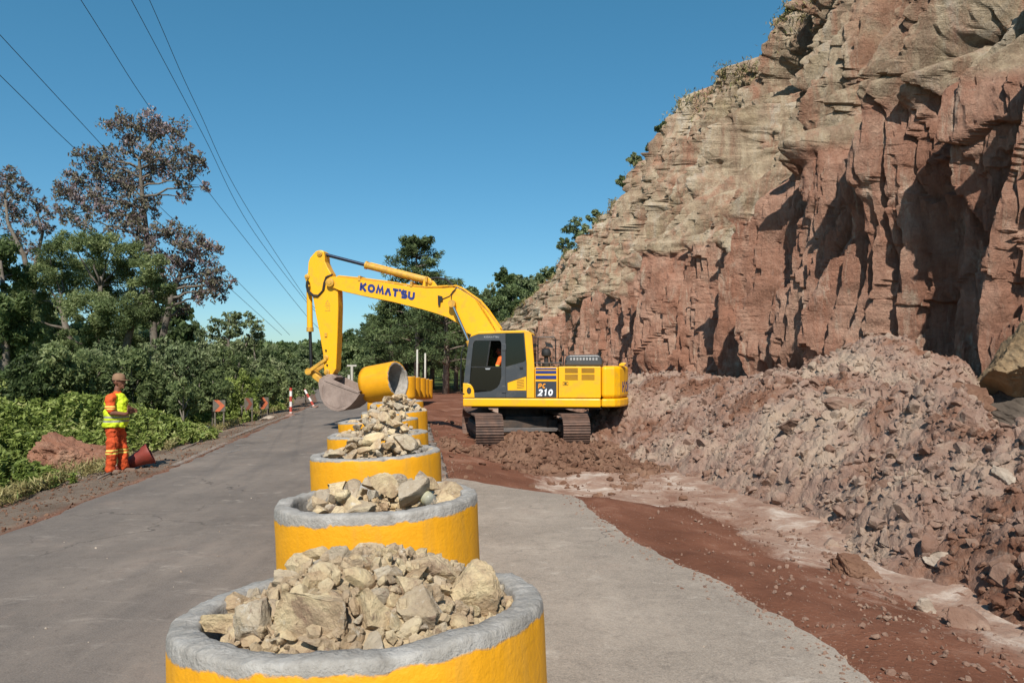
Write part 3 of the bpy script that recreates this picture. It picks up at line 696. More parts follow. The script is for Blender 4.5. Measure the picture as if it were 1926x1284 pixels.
# ring held against the bucket
th = R(25); tu = R(9)
axv = Vector((math.cos(th)*math.cos(tu), -math.sin(th)*math.cos(tu), math.sin(tu)))
ho = link('concrete_ring', ring_mesh('concrete_ring', 55, H=1.0, jag=.02), M_RING[2], None)
cen = Vector(P(721.5, 718.5, 21.2)); qv = axv.to_track_quat('Z', 'Y'); ho.rotation_euler = qv.to_euler(); ho.location = cen-axv*.5
tag(ho, 'yellow concrete ring lifted on its side against the bucket, open end facing right', 'concrete ring')
# ---------------------------------------------------------------- excavator
YAW = R(172.0); OX, OY = .24, 20.5
xl = np.array([math.cos(YAW), math.sin(YAW)]); yl = np.array([-math.sin(YAW), math.cos(YAW)]); O2 = np.array([OX, OY])
def LP(px, py, c):
    a = (px-CX)/F_PX; t = (c+O2@yl)/(a*yl[0]+yl[1]); W = np.array([a*t, t])
    return (float((W-O2)@xl), CAMH+(HY-py)/F_PX*t-ZE)
A_ = lambda pts, c: [LP(540+u_/3.5667, 440+v_/3.5667, c) for u_, v_ in pts]
B_ = lambda pts, c: [LP(840+u_/4.013, 560+v_/4.013, c) for u_, v_ in pts]
ex = empty('excavator', (OX, OY, ZE), YAW, 'yellow crawler excavator with charcoal cab reaching its boom over the row of concrete rings', 'excavator')
def smoothpoly(pts, n=2):
    for _ in range(n):
        q_ = []
        for i in range(len(pts)):
            a = pts[i]; b = pts[(i+1) % len(pts)]
            q_ += [(a[0]*.75+b[0]*.25, a[1]*.75+b[1]*.25), (a[0]*.25+b[0]*.75, a[1]*.25+b[1]*.75)]
        pts = q_
    return pts
# house ------------------------------------------------------------
yo = 1.35
sk = B_([(122, 758), (1165, 758), (1165, 822), (122, 822)], yo)
xf, zt_ = sk[0]; xb = sk[1][0]; zb = B_([(600, 822)], yo)[0][1]; zt_ = B_([(600, 758)], yo)[0][1]
MB().box(xb+.003, xf, -1.35, 1.35, zb, zt_).build('side_skirt', M_YEL, ex, bevel=.03)
MB().box(xb, xf-.2, -1.2, 1.2, zb-.05, zb-.002).build('deck_underside', M_UNDER, ex)
ztop = B_([(1000, 515)], yo)[0][1]
def rect(u0, v0, u1, v1, c): 
    p = B_([(u0, v1), (u1, v0)], c); return (p[1][0], p[0][0], p[0][1], p[1][1])   # x0<x1, z0<z1
def panel(name, u0, v0, u1, v1, d0, d1, mat, bev=.01, parent=ex, y_=yo):
    x0, x1, z0, z1 = rect(u0, v0, u1, v1, y_)
    return MB().box(x0, x1, y_+d0, y_+d1, z0, z1).build(name, mat, parent, bevel=bev)
x0, x1, z0, z1 = rect(845, 517, 1164, 755, yo)
eh = MB().box(x0, x1, -1.34, 1.33, zt_+.004, z1).build('engine_housing', M_YEL, ex, bevel=.03)
x0, x1, z0, z1 = rect(664, 522, 840, 755, yo)
tb = MB().box(x0, x1, .4, 1.335, zt_+.004, z1).build('tool_compartment', M_YEL, ex, bevel=.03)
ft = MB().box(x0, x1+.2, -1.34, -.45, zt_+.004, z1).build('fuel_tank', M_YEL, ex, bevel=.05)
MB().box(x0, x1+.9, -.35, .3, zt_+.004, z1-.25).build('centre_deck', M_UNDER, ex)
dr_ = panel('engine_door', 846, 520, 1163, 752, -.022, -.004, M_YEL, .006)
for (u0, v0, u1, v1) in ((893, 528, 991, 567), (893, 577, 991, 620), (1018, 528, 1117, 567), (1018, 577, 1117, 620)):
    mb = MB(); x0, x1, z0, z1 = rect(u0, v0, u1, v1, yo); k = 5
    for i in range(k):
        zz = z0+(z1-z0)*(i+.5)/k; mb.box(x0, x1, yo-.006, yo+.004, zz-.008, zz+.008)
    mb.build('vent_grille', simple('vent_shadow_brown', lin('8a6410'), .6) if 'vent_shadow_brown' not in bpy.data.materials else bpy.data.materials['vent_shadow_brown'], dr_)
mb = MB(); x0, x1, z0, z1 = rect(877, 634, 918, 660, yo)
for a in ((x0, x1, z0, z0+.01), (x0, x1, z1-.01, z1), (x0, x0+.01, z0, z1), (x1-.01, x1, z0, z1)): mb.box(a[0], a[1], yo-.006, yo+.002, a[2], a[3])
mb.box((x0+x1)/2-.03, (x0+x1)/2+.03, yo-.006, yo+.008, (z0+z1)/2-.015, (z0+z1)/2+.02); mb.build('door_latch', M_BLACK, dr_)
for (v0, v1) in ((528, 540), (549, 571), (586, 612)): panel('blue_stripe', 672, v0, 828, v1, -.012, -.004, M_BLUE, 0)
st = panel('decal_panel', 671, 630, 829, 750, -.012, -.002, M_DEC, 0)
# lettering drawn with thick strokes
def arc(cx, cy, rx, ry, a0, a1, n=12): return [(cx+rx*math.cos(R(a0+(a1-a0)*i/n)), cy+ry*math.sin(R(a0+(a1-a0)*i/n))) for i in range(n+1)]
GL = {'K': [[(.12, 0), (.12, 1)], [(.85, 1), (.3, .5), (.9, 0)]], 'O': [arc(.5, .5, .37, .39, 0, 360, 24)],
 'M': [[(.12, 0), (.26, .92), (.5, .25), (.74, .92), (.88, 0)]], 'A': [[(.08, 0), (.46, .9)], [(.46, .9), (.9, 0)]],
 'T': [[(.05, .88), (.95, .88)], [(.5, .88), (.5, 0)]], "'": [[(.3, .75), (.3, 1.1)]],
 'S': [[(.86, .88), (.35, .88)]+arc(.35, .69, .22, .19, 90, 270, 8)+[(.62, .5)]+arc(.62, .31, .24, .19, 90, -90, 8)+[(.1, .12)]],
 'U': [[(.13, 1), (.13, .35)]+arc(.5, .4, .37, .28, 190, 350, 10)+[(.87, .4), (.87, 1)]],
 'P': [[(.14, 0), (.14, .88), (.55, .88)]+arc(.55, .65, .28, .23, 90, -90, 8)+[(.14, .42)]], 'C': [arc(.52, .5, .38, .38, 50, 310, 16)],
 '2': [arc(.47, .68, .33, .22, 160, -30, 10)+[(.14, .1), (.9, .1)]], '1': [[(.2, .72), (.55, .92), (.55, 0)]], '0': [arc(.5, .5, .33, .38, 0, 360, 24)]}
def strokes(txt, wd=.2, gap=.14, ital=0):
    vs = []; fs = []; x = 0; wds = {"'": .12, '1': .62, 'M': 1.25, 'K': 1.0, 'O': 1.08}
    for ch in txt:
        W_ = wds.get(ch, .92)
        for pl in GL[ch]:
            p = [Vector(((a if ch != "'" else a*.4)*W_/(1 if ch != "'" else .3)+x, b)) for a, b in pl]; n = len(p); closed = (p[0]-p[-1]).length < 1e-4
            base = len(vs)
            for i in range(n):
                if closed: d0 = p[i]-p[i-1] if i > 0 else p[0]-p[-2]; d1 = p[i+1]-p[i] if i < n-1 else p[1]-p[0]
                else: d0 = p[i]-p[i-1] if i > 0 else p[1]-p[0]; d1 = p[i+1]-p[i] if i < n-1 else p[-1]-p[-2]
                d0.normalize(); d1.normalize(); n0 = Vector((-d0.y, d0.x)); n1 = Vector((-d1.y, d1.x)); m_ = (n0+n1)
                m_ = m_.normalized() if m_.length > 1e-3 else n0
                k = min(wd/2/max(m_.dot(n0), .35), wd)
                for sgn in (1, -1): q_ = p[i]+m_*k*sgn; vs.append((q_.x+q_.y*ital, q_.y))
            fs += [(base+2*i, base+2*i+1, base+2*i+3, base+2*i+2) for i in range(n-1)]
        x += W_+gap
    return vs, fs, x-gap
def text(name, txt, fn, mat, parent, wd=.2, ital=0, gap=.14):
    vs, fs, W_ = strokes(txt, wd, gap, ital)
    # fn maps (s 0..1, t 0..1, layer) to 3D
    n = len(vs); V = [fn(a/W_, b, 0) for a, b in vs]+[fn(a/W_, b, 1) for a, b in vs]
    F = [f for f in fs]+[tuple(n+i for i in reversed(f)) for f in fs]
    for f in fs:
        for i in range(4): F.append((f[i], f[(i+1) % 4], n+f[(i+1) % 4], n+f[i]))
    me = bpy.data.meshes.new(name); me.from_pydata(V, [], F); return link(name, me, mat, parent)
def quadmap(p0, p1, p2, y0, y1):   # p0 left-bottom, p1 right-bottom, p2 left-top in (x,z)
    return lambda s_, t_, k: (p0[0]+(p1[0]-p0[0])*s_+(p2[0]-p0[0])*t_, y1 if k else y0, p0[1]+(p1[1]-p0[1])*s_+(p2[1]-p0[1])*t_)
q_ = B_([(690, 682), (748, 682), (690, 646)], yo); text('lettering', 'PC', quadmap(*q_, yo-.002, yo+.003), M_ORNG, st, .24, .15)
q_ = B_([(688, 738), (800, 738), (688, 690)], yo); text('lettering', '210', quadmap(*q_, yo-.002, yo+.003), M_WHITE, st, .28, .15, .18)
# counterweight
cz0 = zb; cz1 = ztop+.0; xr_ = rect(1167, 515, 1300, 755, yo)[1]
plan = [(xr_, 1.345), (-2.35, 1.345), (-2.56, 1.28), (-2.70, 1.12), (-2.80, .85), (-2.88, .5), (-2.92, .2), (-2.92, -.2), (-2.88, -.5), (-2.80, -.85), (-2.70, -1.12), (-2.56, -1.28), (-2.35, -1.345), (xr_, -1.345)]
cw = MB().prism(plan, zt_+.012, cz1+.005, 'z').build('counterweight', M_YEL, ex, bevel=.09, seg=4)
plan2 = [(a*1.0+(.01 if a < -2.3 else 0)*-1, b*1.003) for a, b in plan]
MB().prism(plan2, cz0, zt_+.004, 'z').build('counterweight_base', M_YEL, cw, bevel=.05, seg=3)
def arcfn(s_, t_, k):
    y = .95-s_*1.9; y = max(min(y, 1.3), -1.3); xx = np.interp(abs(y), [0, .2, .5, .85, 1.12, 1.28], [-2.92, -2.92, -2.88, -2.80, -2.70, -2.56])
    zz = B_([(1300, 710)], .9)[0][1]; return (float(xx)-(.003 if k else -.004), y, zz+t_*.27)
text('lettering', "KOMAT'SU", arcfn, M_BLUE, cw, .24)
ml = MB(); q_ = B_([(1298, 512), (1305, 496), (1325, 488), (1350, 489), (1358, 495), (1345, 503), (1335, 516)], .9); ml.prism(smoothpoly(q_, 1), .75, .98)
ml.build('lifting_eye', M_YEL, cw, bevel=.015)
# hood top, precleaner, rail, mirror
hp = B_([(890, 512), (896, 462), (905, 440), (930, 431), (1130, 429), (1160, 436), (1172, 470), (1175, 512)], .9)
hd = MB().prism(hp, -.55, .95).build('engine_cover', M_GREY, ex, bevel=.04)
mb = MB()
for i in range(9):
    q_ = B_([(933+i*24, 470), (933+i*24, 452), (947+i*24, 452), (947+i*24, 470)], .9); mb.prism(q_, .944, .956)
    q_ = B_([(930+i*24, 443), (930+i*24, 438), (948+i*24, 438), (948+i*24, 443)], .9); mb.prism(q_, .944, .955)
mb.build('cover_slots', M_LGREY, hd)
mb = MB(); bx_, bz_ = B_([(752, 515)], .7)[0]; Tm = Matrix.Translation((bx_, .7, bz_))
zz = lambda v: B_([(752, v)], .7)[0][1]-bz_
mb.lathe([(.001, zz(515)-.1), (.11, zz(515)-.1), (.11, zz(488)), (.06, zz(486)), (.055, zz(445)), (.12, zz(437)), (.13, zz(425)), (.13, zz(410)), (.12, zz(402)), (.10, zz(390)), (.05, zz(384)), (.001, zz(383))], 24, Tm)
mb.build('air_precleaner', M_RUB, ex, auto=True)
mb = MB(); q_ = B_([(690, 297), (812, 297), (822, 310), (824, 500)], -.2); mb.tube([(a, -.2, b) for a, b in q_], .016, 8)
q_ = B_([(690, 297), (690, 500)], -.2); mb.tube([(a, -.2, b) for a, b in q_], .016, 8); mb.build('guard_rail', M_BLACK, ex); mb = MB(); q_ = B_([(650, 490), (880, 490)], 1.1); mb.tube([(a, 1.1, b) for a, b in q_], .014, 8)
q_ = B_([(880, 510), (884, 440), (895, 430), (905, 440)], 1.1); mb.tube([(a, 1.1, b) for a, b in q_], .014, 8)
mb.build('guard_rail', M_BLACK, ex)
mb = MB(); q_ = B_([(740, 330), (795, 352), (806, 380), (752, 366)], -1.2); mb.prism(q_, -1.25, -1.2); q_ = B_([(770, 350), (690, 420), (690, 520)], -1.2); mb.tube([(a, -1.22, b) for a, b in q_], .012, 6)
mb.build('mirror', M_BLACK, ex)
# cab -----------------------------------------------------------------
yi = .36
outer = [(178, 296), (183, 280), (195, 268), (240, 256), (595, 243), (622, 252), (640, 275), (646, 300), (662, 520), (662, 755), (604, 755), (604, 500), (585, 264), (440, 266), (240, 274), (205, 286)]
cab = MB().prism(B_(outer, yo), yo-.07, yo).build('cab', M_YEL, ex, bevel=.012)
topo = [(170, 300), (180, 280), (195, 266), (240, 255), (595, 243), (622, 252), (640, 275), (636, 290), (600, 268), (240, 285), (195, 300)]
MB().prism(B_(topo, yo), yi, yo-.072).build('cab_roof', M_YEL, cab, bevel=.01)
go = [(210, 751), (150, 751), (150, 640), (129, 640), (150, 450), (170, 304), (178, 296), (205, 286), (240, 274), (440, 266), (583, 264), (602, 500), (603, 751)]
h1 = [(182, 520), (200, 345), (207, 330), (216, 322), (398, 322), (408, 328), (413, 345), (413, 600), (400, 650), (380, 678), (335, 703), (215, 714), (168, 716), (176, 600)]
h2 = [(446, 268), (579, 268), (596, 470), (585, 482), (446, 520)]
h3 = [(458, 640), (600, 591), (602, 699), (460, 699)]
cf = MB().plate(B_(go, yo), [B_(h1, yo), B_(h2, yo), B_(h3, yo)], yo-.06, yo-.004).build('cab_side_frame', M_GREY, cab)
MB().prism(B_([(188, 522), (412, 522), (412, 600), (399, 650), (380, 677), (335, 702), (215, 713), (169, 715), (177, 600)], yo), yo-.045, yo-.035).build('lower_door_glass', glassmat('black_glass', lin('08090a'), .96), cf)
MB().prism(B_([(183, 518), (201, 346), (216, 323), (330, 323), (300, 518)], yo), yo-.03, yo-.024).build('sliding_window', M_GLASS, cf)
MB().prism(B_([(176, 517), (413, 517), (413, 526), (176, 526)], yo), yo-.058, yo-.02).build('window_rail', M_BLACK, cf)
MB().prism(B_([(324, 323), (334, 323), (306, 518), (297, 518)], yo), yo-.05, yo-.018).build('window_rail', M_BLACK, cf)
MB().prism(B_([(290, 531), (333, 530), (325, 541), (298, 541)], yo), yo-.02, yo+.02).build('door_handle', M_LGREY, cf)
MB().prism(B_([(446, 268), (579, 268), (596, 470), (585, 482), (446, 520)], yo), yo-.03, yo-.02).build('rear_side_window', glassmat('dark_glass', lin('0b1210'), .93), cf)
fe = MB().prism(B_([(460, 641), (600, 593), (602, 698), (461, 698)], yo), yo-.05, yo-.008).build('yellow_vent_panel', M_YEL, cf)
mb = MB()
for i in range(6):
    v = 615+i*12; mb.prism(B_([(530, v+6-i*.4), (585, v-2), (585, v+3), (530, v+11-i*.4)], yo), yo-.012, yo-.004)
mb.build('vent_slots', bpy.data.materials['vent_shadow_brown'], fe)
for v in (345, 665):
    MB().prism(B_([(418, v), (444, v), (450, v+8), (450, v+45), (442, v+52), (418, v+52)], yo), yo-.01, yo+.014).build('door_hinge', M_GREY, cf, bevel=.006)
MB().prism(B_([(551, 520), (576, 518), (577, 536), (553, 540)], yo), yo-.01, yo+.012).build('door_latch', M_BLACK, cf, bevel=.004)
MB().prism(B_([(443, 268), (446, 268), (446, 750), (443, 750)], yo), yo-.01, yo-.001).build('door_seam', M_BLACK, cf)
q_ = B_([(282, 302), (396, 302), (282, 288)], yo); text('lettering', "KOMAT'SU", quadmap(*q_, yo-.006, yo+.001), M_LGREY, cf, .2)
fd = MB().prism(B_([(124, 643), (160, 645), (182, 655), (197, 675), (206, 700), (211, 752), (124, 752)], yo), yo-.3, yo+.012).build('front_fender', M_YEL, cab, bevel=.01)
MB().prism(B_([(170+17*math.cos(a), 700+25*math.sin(a)) for a in np.linspace(0, 2*PI, 20, endpoint=False)], yo), yo+.002, yo+.018).build('vent_hole', M_RUB, fd)
# other cab walls
xr2 = B_([(655, 520)], yo)[0][0]; xfr = B_([(140, 640)], yo)[0][0]; xft = B_([(178, 300)], yo)[0][0]; zc = B_([(400, 262)], yo)[0][1]-.05
MB().box(xr2, xr2+.03, yi, yo-.075, zt_+.01, zc-.9).build('cab_rear_wall', M_YEL, cab)
MB().box(xr2+.03, xr2+.05, yi, yo-.075, zc-.9, zc).build('rear_window', M_GLASS, cab)
xm = xr2
MB().box(xr2+.03, xfr-.05, yi-.03, yi, zt_+.01, zt_+.75).build('cab_right_wall', M_GREY, cab)
MB().prism([(xr2+.05, zt_+.75), (xfr-.04, zt_+.75), (xft-.02, zc), (xr2+.05, zc)], yi-.02, yi-.01).build('right_window', M_GLASS, cab)
MB().prism([(xfr+.02, zt_+.3), (xfr+.035, zt_+.3), (xft+.015, zc), (xft, zc)], yi, yo-.08).build('windscreen', M_GLASS, cab)
MB().box(xfr-.12, xfr+.0, yi, yo-.31, zt_+.01, zt_+.3).build('cab_front_panel', M_GREY, cab, bevel=.02)
MB().box(xr2+.035, xfr-.13, yi+.01, yo-.08, zt_+.008, zt_+.04).build('cab_floor', M_RUB, cab)
for y_ in (yi+.01, yo-.13):
    mb = MB(); mb.tube([(xfr, y_, zt_+.3), (xft, y_, zc+.02)], .03, 8); mb.build('corner_post', M_GREY, cab)
sxc = B_([(395, 520)], .85)[0][0]
mb = MB(); mb.box(sxc-.32, sxc+.2, .6, 1.08, zt_+.45, zt_+.58); mb.box(sxc-.42, sxc-.28, .6, 1.08, zt_+.5, zt_+1.2); mb.box(sxc-.25, sxc+.1, .7, 1.0, zt_+.04, zt_+.45)
mb.build('operator_seat', M_RUB, cab, bevel=.03)
mb = MB(); q_ = B_([(150, 345), (128, 375), (112, 425), (107, 560), (104, 700), (112, 722), (135, 724)], yo+.02); mb.tube([(a, yo+.02, b) for a, b in q_], .015, 8)
q_ = B_([(150, 345), (155, 345), (158, 350)], yo+.02); mb.build('grab_rail', M_BLACK, cab)
# boom --------------------------------------------------------------------
bo = A_([(262, 335), (268, 305), (285, 288), (310, 284), (330, 285), (480, 302), (640, 322), (800, 348), (930, 362), (1050, 362), (1110, 358), (1150, 366), (1200, 395), (1284, 455)], .3)
bo += B_([(215, 10), (300, 95), (405, 240), (440, 320), (470, 420), (440, 470), (380, 440), (300, 330), (150, 262), (78, 188)], .3)
bo += A_([(1135, 592), (1080, 560), (1000, 532), (900, 502), (700, 452), (500, 412), (345, 376), (312, 360), (285, 362)], .3)
bm_ = MB().prism(bo, -.27, .27).build('boom', M_YEL, ex, bevel=.02)
def pin(parent, u, v, c, r, l=.03, mat=M_YELD, f=A_, r2=None):
    x_, z_ = f([(u, v)], c)[0]; mb = MB(); T = Matrix.Translation((x_, c, z_))@Matrix.Rotation(R(-90), 4, 'X')
    mb.lathe([(.001, -.01), (r, -.01), (r, l), (r*.8, l+.008), (.001, l+.008)], 20, T); mb.lathe([(.001, l), (r*.5, l), (r*.5, l+.02), (.001, l+.02)], 14, T)
    return mb.build('pin', mat, parent, auto=True)
pin(bm_, 287, 325, .30, .12); pin(bm_, 1106, 468, .33, .085, .05, M_LGREY); 
q_ = A_([(488, 378), (864, 442), (490, 330)], .272); q3 = A_([(488, 378), (852, 444), (493, 326)], .272)
text('lettering', "KOMAT'SU", quadmap(*q3, .268, .276), M_BLUE, bm_, .34, 0)
MB().prism(A_([(1012, 412), (1040, 418), (1045, 445), (1030, 448), (1028, 480), (1014, 478)], .3), .262, .33).build('work_light', M_BLACK, bm_)
# hoses and pipes on boom
for k, (dv, y_) in enumerate(((-6, .16), (-10, .10), (-4, .22), (-9, -.1))):
    pts = A_([(330, 285+dv), (480, 300+dv), (640, 320+dv), (800, 345+dv), (930, 358+dv), (1060, 352+dv), (1125, 350+dv), (1170, 368+dv), (1284, 448+dv)], .3)+B_([(300, 90+dv), (400, 235+dv)], .3)
    mb = MB(); mb.tube([(a, y_, b) for a, b in pts], .017, 7); mb.build('hydraulic_pipe', M_YELD if k % 2 == 0 else M_YEL, bm_)
for (u, v) in ((482, 292), (830, 330), (930, 300)):
    q_ = A_([(u-8, v+22), (u-8, v-12), (u+8, v-12), (u+8, v+22)], .3); MB().prism(q_, -.2, .29).build('pipe_clamp', M_YELD, bm_, bevel=.005)
for y_ in (.1, .2):
    q_ = A_([(960, 295), (1000, 290), (1060, 300), (1100, 335), (1110, 350)], .3); mb = MB(); mb.tube([(a, y_, b) for a, b in q_], .025, 8); mb.build('rubber_hose', M_RUB, bm_)
q_ = A_([(1040, 435), (1060, 428), (1090, 415), (1110, 385), (1135, 362)], .3); mb = MB(); mb.tube([(a, .29, b) for a, b in q_], .01, 6)
q_ = A_([(1105, 455), (1100, 430), (1105, 400), (1130, 370)], .3); mb.tube([(a, .30, b) for a, b in q_], .012, 6); mb.build('grease_hose', M_RUB, bm_)
# boom cylinders
for y_ in (.42, -.42):
    mb = MB(); q_ = A_([(1106, 468), (1215, 715)], y_) if y_ > 0 else [tuple(v) for v in A_([(1106, 468), (1215, 715)], .42)]
    (xa, za), (xb_, zb_) = q_; dx, dz = xb_-xa, zb_-za
    mb.tube([(xa, y_, za), (xb_, y_, zb_)], .045, 14); rod = mb.build('boom_cylinder', M_CHROME, ex, auto=True)
    mb = MB(); mb.tube([(xb_, y_, zb_), (xb_+dx*.75, y_, zb_+dz*.75)], .085, 16); mb.build('cylinder_barrel', M_YELD, rod, auto=True)
    mb = MB(); mb.tube([(xa, y_-.07, za), (xa, y_+.07, za)], .10, 18); mb.build('rod_end', M_YELD, rod, auto=True)
# arm cylinder
q_ = A_([(222, 130), (530, 210), (938, 312), (962, 326)], 0)
mb = MB(); mb.tube([(q_[1][0], .05, q_[1][1]), (q_[2][0], .05, q_[2][1])], .10, 20); ac = mb.build('arm_cylinder', M_YELD, ex, auto=True)
mb = MB()
mb.tube([(q_[1][0], .05, q_[1][1]), (q_[1][0]*.97+q_[2][0]*.03, .05, q_[1][1]*.97+q_[2][1]*.03)], .115, 20); mb.build('cylinder_head', M_YELD, ac, auto=True)
mb = MB(); mb.tube([(q_[0][0], .05, q_[0][1]), (q_[1][0], .05, q_[1][1])], .048, 14); mb.build('cylinder_rod', M_STEELD, ac, auto=True)
q2 = A_([(560, 193), (930, 290)], .1); mb = MB(); mb.tube([(a, .1, b) for a, b in q2], .014, 8); mb.build('cylinder_hose', M_YEL, ac)
MB().prism(A_([(905, 350), (915, 300), (940, 285), (985, 318), (1010, 355)], .2), .12, .17).build('cylinder_lug', M_YEL, bm_, bevel=.01)
MB().prism(A_([(905, 350), (915, 300), (940, 285), (985, 318), (1010, 355)], -.1), -.12, -.07).build('cylinder_lug', M_YEL, bm_, bevel=.01)
pin(bm_, 960, 325, .17, .06)
# arm
ao = A_([(178, 128), (190, 115), (210, 108), (230, 108), (245, 118), (250, 150), (252, 185), (270, 225), (292, 262), (300, 300), (312, 345), (338, 378), (341, 480), (335, 700), (326, 905), (300, 945), (270, 952), (248, 938), (246, 905), (238, 800), (215, 665), (190, 540), (172, 430), (160, 400), (150, 330), (125, 290), (124, 275), (136, 262), (140, 190), (152, 158)], .22)
arm = MB().prism(ao, -.2, .2).build('arm', M_YEL, ex, bevel=.02)
for (u, v, r) in ((219, 132, .08), (268, 925, .085), (135, 287, .07), (262, 828, .07)): pin(arm, u, v, .2, r)
MB().prism(A_([(253, 663), (270, 663), (270, 690), (253, 690)], .2), .2, .23).build('bracket', M_YELD, arm, bevel=.005)
mb = MB()
for (u, v) in ((262, 780), (270, 878)):
    x_, z_ = A_([(u, v)], .2)[0]; mb.tube([(x_, .195, z_), (x_, .235, z_)], .025, 12)
mb.build('grease_point', M_BLACK, arm)
mb = MB(); mb.plate(A_([(255, 472), (271, 440), (288, 472)], .2), [A_([(262, 468), (271, 450), (281, 468)], .2)], .2, .205); mb.prism(A_([(254, 480), (290, 480), (290, 484), (254, 484)], .2), .2, .205); mb.prism(A_([(254, 512), (290, 512), (290, 516), (254, 516)], .2), .2, .205); mb.prism(A_([(263, 492), (275, 492), (275, 497), (263, 497)], .2), .2, .205); mb.prism(A_([(281, 488), (285, 488), (285, 508), (281, 508)], .2), .2, .205)
mb.build('warning_decal', M_YELD, arm)
for dx, y_ in ((0, .215), (6, .2)):
    q_ = A_([(300, 278), (262, 290), (248, 330), (240, 380), (205, 418), (170, 415), (140, 390), (131, 350), (134, 320)], y_); mb = MB()
    mb.tube([(a-dx*.006, y_+.02, b+dx*.004) for a, b in q_], .022, 8); mb.build('rubber_hose', M_RUB, arm)
for y_ in (.15, .05, -.08):
    q_ = A_([(330, 385), (338, 500), (331, 700), (322, 900)], y_); mb = MB(); mb.tube([(a-.03, y_, b) for a, b in q_], .016, 7); mb.build('hydraulic_pipe', M_YELD, arm)
# bucket cylinder and linkage
q_ = A_([(135, 287), (148, 325), (154, 655), (163, 900), (150, 922)], 0)
mb = MB(); mb.tube([(a, 0, b) for a, b in (q_[0], q_[1], q_[2])], [.07, .078, .085], 18); bc = mb.build('bucket_cylinder', M_YEL, ex, auto=True)
mb = MB(); mb.tube([(q_[2][0]-.0, 0, q_[2][1]+.12), (q_[2][0], 0, q_[2][1])], .10, 18); mb.build('cylinder_head', M_YELD, bc, auto=True)
mb = MB(); mb.tube([(q_[2][0], 0, q_[2][1]), (q_[3][0], 0, q_[3][1])], .045, 14); mb.build('cylinder_rod', M_BLACK, bc, auto=True)
def bar(name, pts, w_, y0, y1, mat, parent, f=A_):
    (xa, za), (xb_, zb_) = f(pts, .2); d = Vector((xb_-xa, zb_-za)); d.normalize(); nn = Vector((-d.y, d.x))*w_
    pr = [(xa+nn.x-d.x*w_*.6, za+nn.y-d.y*w_*.6), (xb_+nn.x*.8+d.x*w_*.6, zb_+nn.y*.8+d.y*w_*.6), (xb_-nn.x*.8+d.x*w_*.6, zb_-nn.y*.8+d.y*w_*.6), (xa-nn.x-d.x*w_*.6, za-nn.y-d.y*w_*.6)]
    return MB().prism(pr, y0, y1).build(name, mat, parent, bevel=.02)
for y0 in (.21, -.27): bar('link_arm', [(148, 922), (258, 845)], .055, y0, y0+.06, M_YELD, ex)
lk = bar('bucket_link', [(150, 925), (218, 985)], .09, -.16, .16, M_YELD, ex)
x_, z_ = A_([(148, 922)], .2)[0]; mb = MB(); mb.tube([(x_, -.29, z_), (x_, .29, z_)], .095, 20); mb.build('pin', M_YELD, lk, auto=True)
# bucket: side plates, curved shell, lip, teeth
by = .62
sp = [(208, 1000), (215, 975), (245, 950), (262, 955), (480, 1053), (485, 1075), (462, 1110), (425, 1150), (385, 1178), (340, 1190), (292, 1178), (250, 1145), (228, 1105), (216, 1055)]
bk = MB().prism(A_(sp, by), by-.03, by).build('bucket', M_BUCKET, ex, bevel=.008)
MB().prism(A_(sp, by), -by, -by+.03).build('side_plate', M_BUCKET, bk, bevel=.008)
shell = A_([(262, 955), (245, 950), (215, 975), (208, 1000), (216, 1055), (228, 1105), (250, 1145), (292, 1178), (340, 1190), (385, 1178), (425, 1150), (462, 1110), (485, 1075)], by)
cxm = sum(p[0] for p in shell)/len(shell); czm = sum(p[1] for p in shell)/len(shell)
inn = [(cxm+(p[0]-cxm)*.955, czm+(p[1]-czm)*.955) for p in shell]
mb = MB(); mb.prism(shell+inn[::-1], -by+.03, by-.031); mb.build('curved_shell', M_BUCKET, bk)
mb = MB(); rim_ = A_([(345, 1008), (480, 1066)], by)
MB().prism(A_([(250, 960), (300, 950), (312, 985), (440, 1035), (482, 1058), (478, 1070), (380, 1035), (250, 985)], by), by-.005, by+.02).build('side_cutter', M_BUCKET, bk, bevel=.01)
MB().prism(A_([(235, 965), (262, 940), (298, 938), (330, 960), (300, 985)], .3), -.27, .27).build('bucket_ear', M_BUCKET, bk, bevel=.02)
for k in range(5):
    y_ = -by+.08+k*(2*by-.16)/4; q_ = A_([(470, 1062), (488, 1050), (520, 1048), (486, 1082)], .0); MB().prism(q_, y_-.05, y_+.05).build('tooth', M_BUCKET, bk, bevel=.01)
mb = MB()
q_ = A_([(245, 1005), (236, 1040), (238, 1080), (255, 1120), (290, 1150), (340, 1165), (390, 1150)], by); 
for (a, b), (c_, d_) in zip(q_, q_[1:]): mb.tube([(a, by+.002, b), (c_, by+.002, d_)], .008, 6)
mb.build('weld_bead', M_BUCKET, bk)
